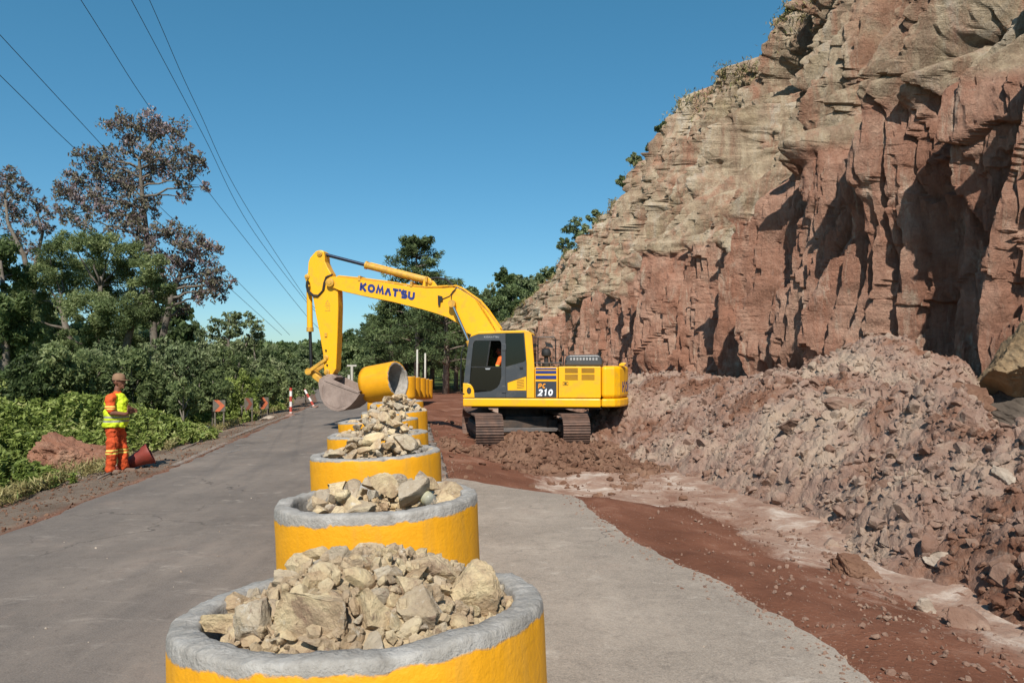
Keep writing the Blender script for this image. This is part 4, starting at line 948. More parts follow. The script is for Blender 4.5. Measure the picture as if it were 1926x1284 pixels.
# undercarriage -----------------------------------------------------------
uc = MB().lathe([(.001, .80), (.62, .80), (.62, zb-.055), (.001, zb-.055)], 40).build('slewing_ring', M_UNDER, ex, auto=True)
UR = R(-98.0+.6)-0     # undercarriage heading, relative to the house
heading = math.atan2(-math.cos(R(8.6)), math.sin(R(8.6)))-YAW
def utr(name, mbx, mat, parent, **k):
    Rm = Matrix.Rotation(heading, 4, 'Z'); mbx.v = [tuple(Rm@Vector(v)) for v in mbx.v]; return mbx.build(name, mat, parent, **k)
mb = MB(); mb.prism([(-.75, -.55), (.75, -.55), (.95, .55*0+.55), (.75, .75), (-.75, .75), (-.95, .55)], .42, .80, 'z'); 
mb.box(-.9, -.45, -.85, .85, .45, .7); mb.box(.45, .9, -.85, .85, .45, .7); utr('car_body', mb, M_UNDER, ex, bevel=.03)
mb = MB(); mb.prism([(-.86, .50), (.86, .50), (.8, .40), (-.8, .40)], .95, 1.0, 'x'); utr('cross_member', mb, simple('bare_edge_steel', lin('6b6460'), .5, .3, lin('4a3d34'), 5), ex, bevel=.01)
HL, ZR = 1.62, .44
def shoe_path():
    pts = []; rr = .40; step = .19
    L1 = 2*HL; per = 2*L1+2*PI*rr; n = int(per/step)
    for i in range(n):
        d = i*per/n
        if d < L1: pts.append((-HL+d, rr, 0))
        elif d < L1+PI*rr: a = (d-L1)/rr; pts.append((HL+rr*math.sin(a), rr*math.cos(a), -a))
        elif d < 2*L1+PI*rr: pts.append((HL-(d-L1-PI*rr), -rr, -PI))
        else: a = (d-2*L1-PI*rr)/rr; pts.append((-HL-rr*math.sin(a), -rr*math.cos(a), -PI-a))
    return pts
for sd_, in ((1,), (-1,)):
    yc = 1.1*sd_; mb = MB()
    for (x_, z_, a) in shoe_path():
        if z_ > .3 and abs(x_) < 1.3: z_ -= .02*math.cos(x_*1.2)
        T = Matrix.Translation((x_, yc, z_+ZR+.03))@Matrix.Rotation(-a, 4, 'Y')
        mb.box(-.09, .09, -.345, .345, -.012, .012, T)
        for gx_ in (-.07, 0, .07): mb.box(gx_-.012, gx_+.012, -.345, .345, .012, .036, T)
        mb.box(-.08, .08, -.09, -.04, -.09, -.012, T); mb.box(-.08, .08, .04, .09, -.09, -.012, T)
    tr_ = utr('track', mb, M_TRACK, ex)
    mb = MB(); mb.box(-HL, HL, yc-.2, yc+.2, .28, .62); mb.box(-1.2, 1.2, yc-.26, yc+.26, .40, .60); utr('track_frame', mb, M_UNDER, tr_, bevel=.02)
    for x_, nm in ((HL, 'idler_wheel'), (-HL, 'drive_sprocket')):
        mb = MB(); T = Matrix.Translation((x_, yc, ZR+.03))@Matrix.Rotation(R(90), 4, 'X'); mb.lathe([(.001, -.14), (.22, -.14), (.22, -.06), (.31, -.06), (.31, .06), (.22, .06), (.22, .14), (.001, .14)], 28, T); utr(nm, mb, M_UNDER, tr_, auto=True)
    for k in range(7):
        x_ = -1.2+k*.4; mb = MB(); T = Matrix.Translation((x_, yc, .2))@Matrix.Rotation(R(90), 4, 'X'); mb.lathe([(.001, -.17), (.09, -.17), (.09, .17), (.001, .17)], 14, T); utr('track_roller', mb, M_UNDER, tr_, auto=True)
# ---------------------------------------------------------------- figures
def capsules(name, caps, mat, parent, vox=.012, smooth_it=3, seg=14, fold=0):
    mb = MB()
    for (p0, r0, p1, r1) in caps:
        p0 = Vector(p0); p1 = Vector(p1); d = p1-p0; L_ = max(d.length, 1e-4)
        M = Matrix.Translation(p0)@(d.to_track_quat('Z', 'Y').to_matrix().to_4x4() if d.length > 1e-4 else Matrix.Identity(4))
        s0 = (1, 1); s1 = (1, 1)
        if isinstance(r0, tuple): s0 = (r0[0], r0[1])
        else: s0 = (r0, r0)
        if isinstance(r1, tuple): s1 = (r1[0], r1[1])
        else: s1 = (r1, r1)
        prof = []; e0 = min(s0); e1 = min(s1)
        for k in range(1, 6): a = R(-90+k*18); prof.append((math.cos(a), s0, math.sin(a)*e0))
        prof.append((1, s0, 0)); prof.append((1, s1, L_))
        for k in range(1, 5): a = R(k*18); prof.append((math.cos(a), s1, L_+math.sin(a)*e1))
        vs = []; n = len(prof)
        for (c, s_, z) in prof:
            for j in range(seg): a = 2*PI*j/seg; vs.append(M@Vector((c*s_[0]*math.cos(a), c*s_[1]*math.sin(a), z)))
        vs.append(M@Vector((0, 0, -e0))); vs.append(M@Vector((0, 0, L_+e1)))
        fs = [(i*seg+j, i*seg+(j+1) % seg, (i+1)*seg+(j+1) % seg, (i+1)*seg+j) for i in range(n-1) for j in range(seg)]
        fs += [(n*seg, (j+1) % seg, j) for j in range(seg)]+[(n*seg+1, (n-1)*seg+j, (n-1)*seg+(j+1) % seg) for j in range(seg)]
        mb.add(vs, fs)
    me = bpy.data.meshes.new(name); me.from_pydata(mb.v, [], mb.f); o = bpy.data.objects.new(name, me); C.objects.link(o)
    m = o.modifiers.new('r', 'REMESH'); m.mode = 'VOXEL'; m.voxel_size = vox; m2 = o.modifiers.new('s', 'SMOOTH'); m2.factor = .5; m2.iterations = smooth_it
    dg = bpy.context.evaluated_depsgraph_get(); dg.update(); me2 = bpy.data.meshes.new_from_object(o.evaluated_get(dg)); bpy.data.objects.remove(o); me2.name = name
    if fold:
        n_ = len(me2.vertices); co_ = np.zeros(n_*3); no_ = np.zeros(n_*3); me2.vertices.foreach_get('co', co_); me2.vertices.foreach_get('normal', no_); co_ = co_.reshape(-1, 3); no_ = no_.reshape(-1, 3)
        f_ = fbm(co_[:, 0]*11+co_[:, 1]*9, co_[:, 2]*13+co_[:, 1]*5, 3, 401)+.6*np.abs(fbm(co_[:, 0]*7-co_[:, 2]*14, co_[:, 1]*12+co_[:, 2]*6, 2, 402))
        me2.vertices.foreach_set('co', (co_+no_*f_[:, None]*fold).ravel()); me2.update()
    me2.polygons.foreach_set('use_smooth', [True]*len(me2.polygons)); me2.materials.clear()
    return link(name, me2, mat, parent)
def bandmat(name, base, bands, rough=.8, var=None, bs=.4):
    m, n, l, b = newmat(name); co = coord(n); sx = n.new('ShaderNodeSeparateXYZ'); l.new(co, sx.inputs[0])
    f = noise(n, l, co, 14, 6, .6); col = mixc(n, l, ramp(n, l, f, ((.35, (0, 0, 0, 1)), (.7, (1, 1, 1, 1)))), base, var if var else tuple(v*.8 for v in base[:3])+(1,))
    zz = mth(n, l, 'ADD', sx.outputs['Z'], mth(n, l, 'MULTIPLY', mth(n, l, 'SUBTRACT', noise(n, l, co, 5, 2), .5), .02))
    for (z0, z1, c) in bands:
        f_ = mth(n, l, 'MULTIPLY', mth(n, l, 'GREATER_THAN', zz, z0), mth(n, l, 'LESS_THAN', zz, z1)); col = mixc(n, l, f_, col, c)
    l.new(col, b.inputs['Base Color']); b.inputs['Roughness'].default_value = rough
    bump(n, l, b, noise(n, l, co, 9, 4, .5, .6, (1, 1, .5)), bs, .03); return m
LIME = lin((196, 212, 30)); ORG = lin('d9561c'); REFL = lin('8f8c7a'); REFY = lin('e3cf63')
fy = gz(-6.66, 12.55)
pe = empty('person', (-6.66, 12.55, fy+.01), 0, 'person in orange work clothes, lime vest and brown cap standing beside the road', 'person')
def hand(px_, py_, pz_, d, parent_caps, curl, s=1):
    # palm and five fingers built round a direction d
    d = Vector(d).normalized(); side = d.cross(Vector((0, 0, 1))).normalized(); up = side.cross(d); p = Vector((px_, py_, pz_))
    parent_caps.append((p, (.022, .035), p+d*.075, (.014, .04)))
    for k, (o_, L_) in enumerate(((-.03, .068), (-.01, .078), (.01, .072), (.03, .058))):
        b0 = p+d*.08+up*o_; b1 = b0+d*L_*.5+side*curl*.012; b2 = b1+d*L_*.45+side*curl*.03; parent_caps.append((b0, .0095, b1, .009)); parent_caps.append((b1, .009, b2, .0075))
    t0 = p+d*.02+up*.035; t1 = t0+d*.035+up*.025; parent_caps.append((t0, .013, t1, .011)); parent_caps.append((t1, .011, t1+d*.03, .009))
bc_ = []
# head facing +x, slightly turned away
hx, hz = .035, 1.525
bc_ += [((0+.0, 0, 1.30), (.06, .06), (.015, 0, 1.44), .052), ((hx-.01, 0, hz+.02), (.074, .088), (hx+.0, 0, hz+.045), (.07, .085)), ((hx+.02, 0, hz-.03), .06, (hx+.04, 0, hz-.065), .036),
        ((hx+.085, 0, hz+.01), .009, (hx+.102, 0, hz-.018), .015), ((hx+.075, -.018, hz-.048), .011, (hx+.075, .018, hz-.048), .011), ((hx+.078, 0, hz-.078), .014, (hx+.07, 0, hz-.085), .018),
        ((hx-.005, -.078, hz-.015), .014, (hx-.012, -.082, hz+.02), .018), ((hx-.005, .078, hz-.015), .014, (hx-.012, .082, hz+.02), .018), ((hx+.078, -.03, hz+.028), .012, (hx+.078, .03, hz+.028), .012)]
# torso core and arms (right arm nearest the camera)
bc_ += [((-.02, 0, .95), (.13, .10), (-.01, 0, 1.25), (.15, .10)), ((-.02, -.12, 1.27), .07, (-.02, .12, 1.27), .07)]
bc_ += [((-.02, -.19, 1.25), .052, (.04, -.235, 1.03), .042), ((.04, -.235, 1.03), .043, (.20, -.12, 1.00), .032), ((.20, -.12, 1.00), .03, (.235, -.04, 1.03), .028)]
bc_ += [((-.02, .19, 1.25), .052, (.05, .23, 1.05), .042), ((.05, .23, 1.05), .043, (.22, .09, 1.075), .032), ((.22, .09, 1.075), .03, (.245, -.02, 1.09), .028)]
hand(.235, -.04, 1.03, (.1, .95, .15), bc_, 1); hand(.245, -.02, 1.09, (-.1, -.95, -.12), bc_, -1)
capsules('body', bc_, M_SKIN, pe, .0085, 2)
capsules('hair', [((hx-.035, 0, hz+.02), (.055, .082), (hx-.03, 0, hz+.05), (.06, .084))], simple('dark_hair', lin('1d1512'), .8), pe, .01, 1)
cp = MB(); T = Matrix.Translation((hx-.004, 0, hz+.035)); cp.lathe([(.001, 0), (.097, 0), (.1, .02), (.097, .06), (.083, .098), (.05, .122), (.015, .128), (.001, .128)], 24, T@Matrix.Diagonal((1.06, .92, 1, 1)))
M_CAP = simple('brown_cloth_cap', lin('8a6a50'), .85, 0, lin('6e523e'), 12)
cpo = cp.build('cap', M_CAP, pe, True)
br = MB(); bp_ = [(hx+.06, -.075), (hx+.12, -.07), (hx+.16, -.05), (hx+.178, 0), (hx+.16, .05), (hx+.12, .07), (hx+.06, .075)]; br.prism(bp_, hz+.038, hz+.048, 'z'); br.build('cap_brim', M_CAP, cpo, bevel=.003)
M_SHIRT = bandmat('orange_shirt_cloth', ORG, [(1.085, 1.105, REFY), (1.125, 1.145, REFY)])
capsules('shirt', [((-.02, -.17, 1.26), .078, (-.0, -.225, 1.13), .066), ((-.0, -.225, 1.13), .066, (.015, -.232, 1.085), .064), ((-.02, .17, 1.26), .078, (.0, .225, 1.12), .066),
                   ((-.02, -.15, 1.27), .08, (-.02, .15, 1.27), .08), ((-.01, 0, 1.28), .075, (.005, 0, 1.36), .064)], M_SHIRT, pe, .011, 2, fold=.04)
M_VEST = bandmat('lime_vest_cloth', LIME, [(.865, .90, REFL), (.935, .97, REFL)], .7, lin('bccd18'))
capsules('vest', [((-.03+.158*math.cos(t_), .192*math.sin(t_), .80), .022, (-.015+.150*math.cos(t_), .182*math.sin(t_), 1.0), .022) for t_ in np.linspace(0, 2*PI, 34, endpoint=False)]+[((-.02, 0, .96), (.165, .20), (-.01, 0, 1.02), (.165, .20)), ((-.01, 0, 1.0), (.165, .195), (-.015, 0, 1.22), (.135, .18)), ((-.02, -.10, 1.26), .088, (-.02, .10, 1.26), .088), ((.05, 0, .98), (.10, .13), (.045, 0, 1.1), (.10, .13))], M_VEST, pe, .011, 3, fold=.05)
M_TRO = bandmat('orange_trouser_cloth', lin('cf4f1c'), [(.335, .36, REFY), (.385, .41, REFY)], .85, lin('a83f18'), .8)
capsules('trousers', [((-.03, -.06, .80), .105, (-.03, .06, .80), .105), ((-.03, -.078, .76), .105, (-.02, -.10, .45), .083), ((-.02, -.10, .45), .083, (-.045, -.11, .09), .072),
                      ((-.03, .078, .76), .105, (.03, .10, .45), .083), ((.03, .10, .45), .083, (.05, .12, .09), .074)], M_TRO, pe, .011, 2, fold=.06)
M_BOOT = simple('dusty_boot', lin('6a5648'), .85, 0, lin('8a7768'), 10)
capsules('boot', [((-.06, -.11, .06), .055, (-.06, -.11, .05), .055), ((-.08, -.11, .035), .045, (.12, -.135, .03), (.032, .045))], M_BOOT, pe, .01, 2)
capsules('boot', [((.05, .12, .06), .055, (.05, .12, .05), .055), ((.03, .12, .035), .045, (.24, .10, .03), (.032, .045))], M_BOOT, pe, .01, 2)
# excavator operator, seated in the cab
opx = sxc+.0; opz = zt_+.58
W_ = np.array([OX, OY])+xl*opx+yl*.84
op = empty('person', (W_[0], W_[1], ZE+opz), YAW, 'person in orange vest sitting at the controls inside the excavator cab', 'person')
oc = [((-.05, 0, .05), (.13, .12), (-.08, 0, .42), (.16, .10)), ((-.07, 0, .45), .06, (-.04, 0, .58), .05), ((-.02, 0, .64), (.075, .09), (-.01, 0, .69), (.07, .085)), ((.0, 0, .62), .055, (.02, 0, .58), .036), ((.068, 0, .645), .009, (.082, 0, .62), .014),
      ((-.02, -.08, .63), .015, (-.02, -.082, .66), .017), ((-.02, .08, .63), .015, (-.02, .082, .66), .017),
      ((-.07, .19, .44), .052, (.02, .25, .2), .043), ((.02, .25, .2), .042, (.26, .2, .2), .032), ((-.07, -.19, .44), .052, (.02, -.25, .2), .043), ((.02, -.25, .2), .042, (.26, -.2, .2), .032),
      ((0, .09, .04), .085, (.42, .12, .06), .065), ((.42, .12, .06), .06, (.45, .12, -.38), .045), ((0, -.09, .04), .085, (.42, -.12, .06), .065), ((.42, -.12, .06), .06, (.45, -.12, -.38), .045)]
hand(.27, .2, .2, (1, 0, -.1), oc, -1); hand(.27, -.2, .2, (1, 0, -.1), oc, 1)
capsules('body', oc, M_SKIN, op, .011, 2)
M_OV = bandmat('orange_vest_cloth', lin('f06a20'), [(.12, .16, REFY), (.24, .28, REFY)])
capsules('vest', [((-.05, 0, .08), (.155, .16), (-.08, 0, .42), (.16, .125)), ((-.07, -.17, .43), .08, (-.07, .17, .43), .08), ((-.07, .19, .43), .07, (.0, .24, .27), .062), ((-.07, -.19, .43), .07, (.0, -.24, .27), .062)], M_OV, op, .013, 3)
capsules('trousers', [((0, .09, .04), .10, (.42, .12, .06), .08), ((.42, .12, .06), .078, (.45, .12, -.36), .06), ((0, -.09, .04), .10, (.42, -.12, .06), .08), ((.42, -.12, .06), .078, (.45, -.12, -.36), .06)], simple('navy_trouser_cloth', lin('2a2a33'), .9), op, .013, 2)
capsules('hair', [((-.04, 0, .66), (.06, .082), (-.02, 0, .71), (.07, .082))], bpy.data.materials['dark_hair'], op, .012, 1)
# ---------------------------------------------------------------- signs, posts, cone
M_CHB = simple('faded_sign_board', lin('5c564c'), .8, 0, lin('7b7060'), 6); M_CHO = simple('orange_reflective', lin((190, 96, 58)), .7, 0, lin((150, 84, 58)), 10); M_CHD = simple('dull_red_reflective', lin('7d4433'), .8, 0, lin('6a4234'), 10)
for (u0, v0, u1, v1, D, dull, lb, yw) in ((1172, 248, 1250, 322, 22.5, 0, 'bright orange chevron on a grey board, nearest of the three by the road edge', .1), (1368, 235, 1435, 310, 25.5, 1, 'dull rusty chevron board, middle and most faded of the three', -.35), (1468, 230, 1532, 305, 27, 0, 'red orange chevron on a dark board, farthest right of the three', -.1)):
    px0, px1, py0, py1 = 60+u0/3.44, 60+u1/3.44, 680+v0/3.44, 680+v1/3.44
    a = P(px0, py1, D); b = P(px1, py0, D); wd = b[0]-a[0]; ht = b[2]-a[2]; cxx = (a[0]+b[0])/2; g0 = gz(cxx, D)
    e = empty('chevron_sign', (cxx, D, g0-.02), yw, lb, 'chevron sign', 'chevron signs along the road edge'); zb0 = a[2]-g0+.02
    MB().box(-wd/2, wd/2, 0, .02, zb0, zb0+ht).build('board', M_CHB, e, bevel=.004)
    w2, c2, h2 = wd/2, wd*.18, ht
    MB().prism([(-w2*.8, zb0+h2), (-w2*.8+wd*.38, zb0+h2), (w2*.92, zb0+h2*.5), (-w2*.8+wd*.38+.02, zb0), (-w2*.8+.02, zb0), (w2*.15, zb0+h2*.5)], -.006, -.001).build('chevron', M_CHD if dull else M_CHO, e)
    for s_ in (-1, 1): MB().box(s_*w2*.7-.02, s_*w2*.7+.02, .022, .05, -.1, zb0+ht*.8).build('post', M_BARK, e)
M_RW, _n, _l, _b = newmat('red_white_bands'); _sx = _n.new('ShaderNodeSeparateXYZ'); _l.new(coord(_n), _sx.inputs[0])
_f = mth(_n, _l, 'GREATER_THAN', mth(_n, _l, 'FRACT', mth(_n, _l, 'MULTIPLY', mth(_n, _l, 'ADD', _sx.outputs['Z'], .04), 2.6)), .5)
_l.new(mixc(_n, _l, _f, lin('e2dcd6'), lin('b54636')), _b.inputs['Base Color']); _b.inputs['Roughness'].default_value = .6
for (px, pyb, pyt, D, tx, lb) in ((547, 770, 729, 27.5, 0, 'upright red and white banded delineator post on the far road verge'), (592, 758, 731, 33, -.5, 'leaning red and white banded delineator post near the bucket')):
    p = P(px, pyb, D); g0 = gz(p[0], D); e = empty('delineator_post', (p[0], D, g0), 0, lb, 'delineator post', 'banded delineator posts'); e.rotation_euler = (0, tx, 0)
    Hh = P(px, pyt, D)[2]-g0 if tx == 0 else .95
    mb = MB(); mb.tube([(0, 0, .03), (0, 0, Hh)], .05, 14); mb.build('post', M_RW, e, auto=True)
    mb = MB(); mb.lathe([(.001, .0), (.21, .0), (.19, .04), (.08, .07), (.06, .12), (.001, .12)], 16); mb.build('base', simple('faded_base_rubber', lin('8a6a5c'), .8) if 'faded_base_rubber' not in bpy.data.materials else bpy.data.materials['faded_base_rubber'], e, auto=True)
cp0 = P(232, 866, 12.9); cp1 = P(262, 847, 13.0)
ce = empty('traffic_cone', (cp0[0], cp0[1], gz(cp0[0], cp0[1])+.09), 0, 'dark red cone lying tipped over on the verge behind the standing person', 'traffic cone')
dv = Vector((cp1[0]-cp0[0], cp1[1]-cp0[1], .12)); ce.rotation_euler = dv.to_track_quat('Z', 'Y').to_euler()
M_CONE = simple('faded_red_plastic', lin('7c2c1e'), .6, 0, lin('5c261b'), 6)
mb = MB(); mb.lathe([(.001, -.14), (.05, -.14), (.055, -.1), (.10, .12), (.145, .34), (.175, .40), (.185, .46), (.165, .46), (.15, .41), (.04, -.05), (.001, -.06)], 26); mb.build('cone_body', M_CONE, ce, auto=True)
mb = MB(); mb.lathe([(.165, .455), (.195, .455), (.195, .475), (.165, .475)], 26, None, True); mb.build('cone_foot', M_CONE, ce)
# boulders and bank on the left verge
def boulder(name, px, py, D, s, lb, cat, mat, seed, sub=5, nz=.07, sink=.35, planes=12):
    r_ = np.random.default_rng(seed); V, F = rockv(r_, sub, s, planes, nz); p = P(px, py, D); p[2] = surf(p[0], D)+s[2]*(1-sink*2)
    o = link(name, npmesh(name, V, F, False), mat, None, p); tag(o, lb, cat); return o
M_BANK = earth('red_bank_earth', ((.3, '7b5240'), (.5, '946a55'), (.7, 'a9876f')), .9, 'b79c88', .4, .8, .04)
boulder('earth_bank', 132, 850, 14.3, (.78, .7, .45), 'rounded bank of bare reddish soil left of the standing person', 'soil bank', M_BANK, 3, 6, .13, .2, 6)
M_PALE = earth('pale_stone', ((.3, '8f7f70'), (.5, 'ab9b8a'), (.7, 'c2b5a5')), 2.5, 'd0c5b8', .5, .7, .02, 14)
boulder('stone', 135, 868, 13.2, (.20, .14, .11), 'whitish stone resting on the reddish soil bank', 'stone', M_PALE, 4, 4)
boulder('stone', 372, 778, 21.5, (.38, .3, .22), 'pale boulder on the verge left of the chevron signs', 'boulder', M_PALE, 5, 4)
boulder('stone', 505, 778, 26, (.35, .2, .14), 'low pale stone on the verge below the farthest chevron', 'boulder', M_PALE, 6, 4)
boulder('stone', 205, 852, 13.4, (.16, .14, .14), 'small tan stone at the right end of the soil bank', 'stone', M_PALE, 9, 4)
M_DARKS = earth('dark_rock_and_ditch_shade', ((.3, (70, 64, 58)), (.5, (88, 80, 72)), (.7, (108, 98, 88))), 2, (130, 118, 106), .4, .7, .02, 14)
M_OCH = earth('ochre_rock', ((.3, (126, 104, 76)), (.5, (152, 128, 98)), (.7, (178, 156, 124))), .8, 'b8a684', .4, .9, .06, 5)
boulder('stone', 18, 905, 11.2, (.36, .22, .13), 'added flat slab coloured dark to stand in for the ditch shadow at the left edge', 'slab', M_DARKS, 51, 4)  # two added stones, their dark colour imitates the shadow in the ditch
boulder('stone', 85, 908, 11.6, (.28, .18, .11), 'added broken slab coloured dark to stand in for the ditch shadow below the left end of the soil bank', 'slab', M_DARKS, 52, 4)
o = boulder('boulder', 1905, 672, 17.5, (1.0, 1.0, 1.3), 'big ochre boulder standing under the cliff at the right edge', 'boulder', M_OCH, 21, 6, .08); o.location = Vector(P(1915, 700, 17.6))
ob = boulder('boulder', 1915, 775, 17.3, (1.7, 1.3, .75), 'dark cracked rock under the big ochre boulder at the foot of the cliff', 'boulder', M_DARKS, 61, 5, .1); ob.location = Vector(P(1930, 778, 17.6))
ob = boulder('boulder', 1880, 790, 15.6, (.5, .4, .3), 'small dark block in front of the dark rock below the ochre boulder', 'boulder', M_DARKS, 62, 4, .08)
boulder('boulder', 1590, 815, 12.5, (.42, .25, .22), 'long slanted grey brown slab in the middle of the earth heap', 'boulder', M_CLOD, 12, 4)
boulder('boulder', 1500, 815, 13, (.30, .22, .18), 'squarish pale brown block left of the slanted slab on the earth heap', 'boulder', M_CLOD, 13, 4)
boulder('boulder', 1890, 840, 8.2, (.16, .12, .13), 'whitish grey block at the right edge of the earth heap', 'boulder', M_PALE, 14, 4)
boulder('boulder', 1775, 945, 7.4, (.17, .13, .10), 'pale angular block on the near slope of the earth heap', 'boulder', M_PALE, 15, 4)
boulder('boulder', 1600, 1015, 7.4, (.26, .2, .17), 'broken brown lump with ragged face at the near foot of the earth heap', 'boulder', M_CLODB, 16, 5, .12)
boulder('boulder', 1745, 1050, 6.3, (.12, .1, .1), 'grey blue stone at the foot of the earth heap', 'boulder', M_PALE, 17, 4)
boulder('boulder', 1830, 1075, 5.9, (.2, .15, .12), 'flat grey stone low on the near foot of the earth heap', 'boulder', M_CLOD, 18, 4)
boulder('boulder', 1790, 775, 13.6, (.7, .5, .4), 'dark brown crumbling block on the shaded shoulder of the earth heap', 'boulder', M_CLODB, 19, 5, .1)
# ---------------------------------------------------------------- rubble and clods
def scatter(name, n, posfn, smin, smax, mat, seed, sub=1, pw=3.0, sink=.25):
    r_ = np.random.default_rng(seed); protos = [rockv(r_, sub, (1, r_.uniform(.55, .95), r_.uniform(.4, .85)), 6, .05) for _ in range(24)]
    X, Y, Z = posfn(r_, n); Vs = []; Fs = []; b = 0
    for i in range(n):
        s = smin+(smax-smin)*r_.random()**pw; V, F = protos[i % 24]
        Vs.append((V*s)@rotm(r_, .35).T+np.array([X[i], Y[i], Z[i]+s*(.5-sink)])); Fs.append(F+b); b += len(V)
    o = link(name, npmesh(name, np.concatenate(Vs), np.concatenate(Fs), False), mat); tag(o, kind='stuff'); return o
def on_mound(r_, n, tmin=-.2, dmax=45):
    X = np.zeros(0); Y = np.zeros(0)
    while len(X) < n:
        D = 3.5*np.exp(r_.random(n)*np.log(dmax/3.5)); x = r_.uniform(2, 14.5, n); k = (x-XF(D) > tmin) & (x/D < .8); X = np.append(X, x[k]); Y = np.append(Y, D[k])
    X, Y = X[:n], Y[:n]; return X, Y, mound_h(X, Y)[0]
scatter('rubble', 2800, on_mound, .012, .17, M_CLOD, 31, 2, 10)
scatter('clay_lumps', 5000, on_mound, .03, .15, M_MOUND, 41, 3, 2.6)
scatter('earth_clods', 22000, on_mound, .012, .075, M_MOUND, 32, 1, 3)
def on_foot(r_, n):
    Y = 3.0*np.exp(r_.random(n)*np.log(30/3.0)); X = XF(Y)-.3-np.abs(r_.normal(size=n))*.9
    k = X > np.where(Y < 10.6, XP(Y), XR(Y))+.15; X = np.where(k, X, XF(Y)+.3); z = np.maximum(ground_h(X, Y)[0], mound_h(X, Y)[0]); return X, Y, z
scatter('loose_stones', 3200, on_foot, .004, .034, M_CLOD, 33, 2, 4)
def on_pave(r_, n):
    Y = 3.2*np.exp(r_.random(n)*np.log(14/3.2)); X = np.where(Y < 10, XP(Y), XR(Y))+r_.normal(size=n)*.13; return X, Y, np.where(X < XP(Y), .0, ground_h(X, Y)[0])
scatter('edge_grit', 2500, on_pave, .004, .022, M_CLOD, 34, 1, 3)
def on_road(r_, n):
    Y = 3*np.exp(r_.random(n)*np.log(30/3)); X = r_.uniform(-5, 1.8, n); X = np.clip(X, XL(Y), np.where(Y < 10, XP(Y), XR(Y))); return X, Y, X*0
scatter('road_grit', 350, on_road, .003, .013, M_PALE, 35, 1, 4)
def on_verge(r_, n):
    Y = 6*np.exp(r_.random(n)*np.log(40/6)); X = XL(Y)-.05-np.abs(r_.normal(size=n))*1.1; return X, Y, ground_h(X, Y)[0]
scatter('verge_gravel', 5000, on_verge, .005, .035, M_CLODB, 36, 1, 4)
# brown clods in front of and under the excavator tracks
def heapfn(cx, cy, rx, ry, hh):
    def f(x, y): return hh*np.exp(-((x-cx)/rx)**2-((y-cy)/ry)**2)
    return f
HP = [heapfn(.55, 16.6, 1.6, 1.1, .22), heapfn(.35, 20, 1.0, 2.2, .42), heapfn(-1.6, 17.2, .7, 1.8, .22), heapfn(1.3, 15.4, 1.3, .9, .10), heapfn(-1.1, 14.3, .8, 1.4, .12), heapfn(2.4, 18.6, 1.0, 1.0, .12)]
def churn_h(x, y):
    z = -.36+sum(h_(x, y) for h_ in HP); f1, f2, idv, gx, gy = worley(x*3.6, y*3.6, 222); am = sst(-.36, -.2, z)
    f1b, _, idb, _, _ = worley(x*8, y*8, 223); return z+am*((idv-.5)*.14+(.5-f1)*.12+(.5-f1b)*.07+fbm(x*2, y*2, 4, 225)*.2)-.03*(1-am)
xs = np.linspace(-2.8, 4.2, 330); ys_ = np.linspace(12.6, 23, 330); YY, XX = np.meshgrid(ys_, xs, indexing='ij'); ZZ = churn_h(XX, YY)
o = link('churned_earth', npmesh('churned_earth', np.stack([XX, YY, ZZ], -1).reshape(-1, 3), grid_faces(330, 330), False), M_CLODB); tag(o, 'low bumpy spread of brown earth clods churned up round the excavator tracks', 'churned earth')
def on_churn(r_, n):
    X = r_.uniform(-2.5, 3.4, n); Y = r_.uniform(13, 20, n); z = churn_h(X, Y); z0 = ground_h(X, Y)[0]; k = z > z0-.03; X, Y, z = X[k], Y[k], z[k]; i = r_.integers(0, len(X), n); return X[i]+r_.normal(size=n)*.05, Y[i], z[i]
scatter('brown_clods', 4500, on_churn, .015, .11, M_CLODB, 37, 2, 5)
scatter('dirt_clods', 900, lambda r_, n: (lambda X, Y: (X, Y, ground_h(X, Y)[0]))(r_.uniform(-2.6, 3, n), r_.uniform(11.5, 40, n)), .01, .1, M_CLODB, 38, 1, 4)
# ---------------------------------------------------------------- vegetation
def leaf_quads(c, size, r_, aspect=.42, droop=0.0, flat=0.0):
    n = len(c); d = r_.normal(size=(n, 3)); d[:, 2] = d[:, 2]*(1-flat)-droop; d /= np.linalg.norm(d, axis=1)[:, None]
    w_ = np.cross(d, r_.normal(size=(n, 3))); 
    if flat: w_[:, 2] *= (1-flat)
    w_ /= np.linalg.norm(w_, axis=1)[:, None]+1e-6
    nn = np.cross(d, w_); s = size[:, None]
    V = np.stack([c-d*s*.5, c+w_*s*aspect*.5+nn*s*.06, c+d*s*.5, c-w_*s*aspect*.5+nn*s*.06], 1).reshape(-1, 3)
    return V, np.arange(4*n).reshape(-1, 4)
def clump_points(center, rad, n, r_, sub=14, subr=.34, shell=.55):
    rad = np.array(rad, float)*np.ones(3)
    dirs = r_.normal(size=(sub, 3)); dirs /= np.linalg.norm(dirs, axis=1)[:, None]
    sc_ = dirs*(shell+(1-shell)*r_.random((sub, 1)))*.8
    k = r_.integers(0, sub, n); w_ = r_.normal(size=(n, 3)); w_ /= np.linalg.norm(w_, axis=1)[:, None]; w_ *= (r_.random((n, 1))**.45)
    p = sc_[k]+w_*subr*(.6+.8*r_.random(sub)[k][:, None])
    return np.array(center)+p*rad, k
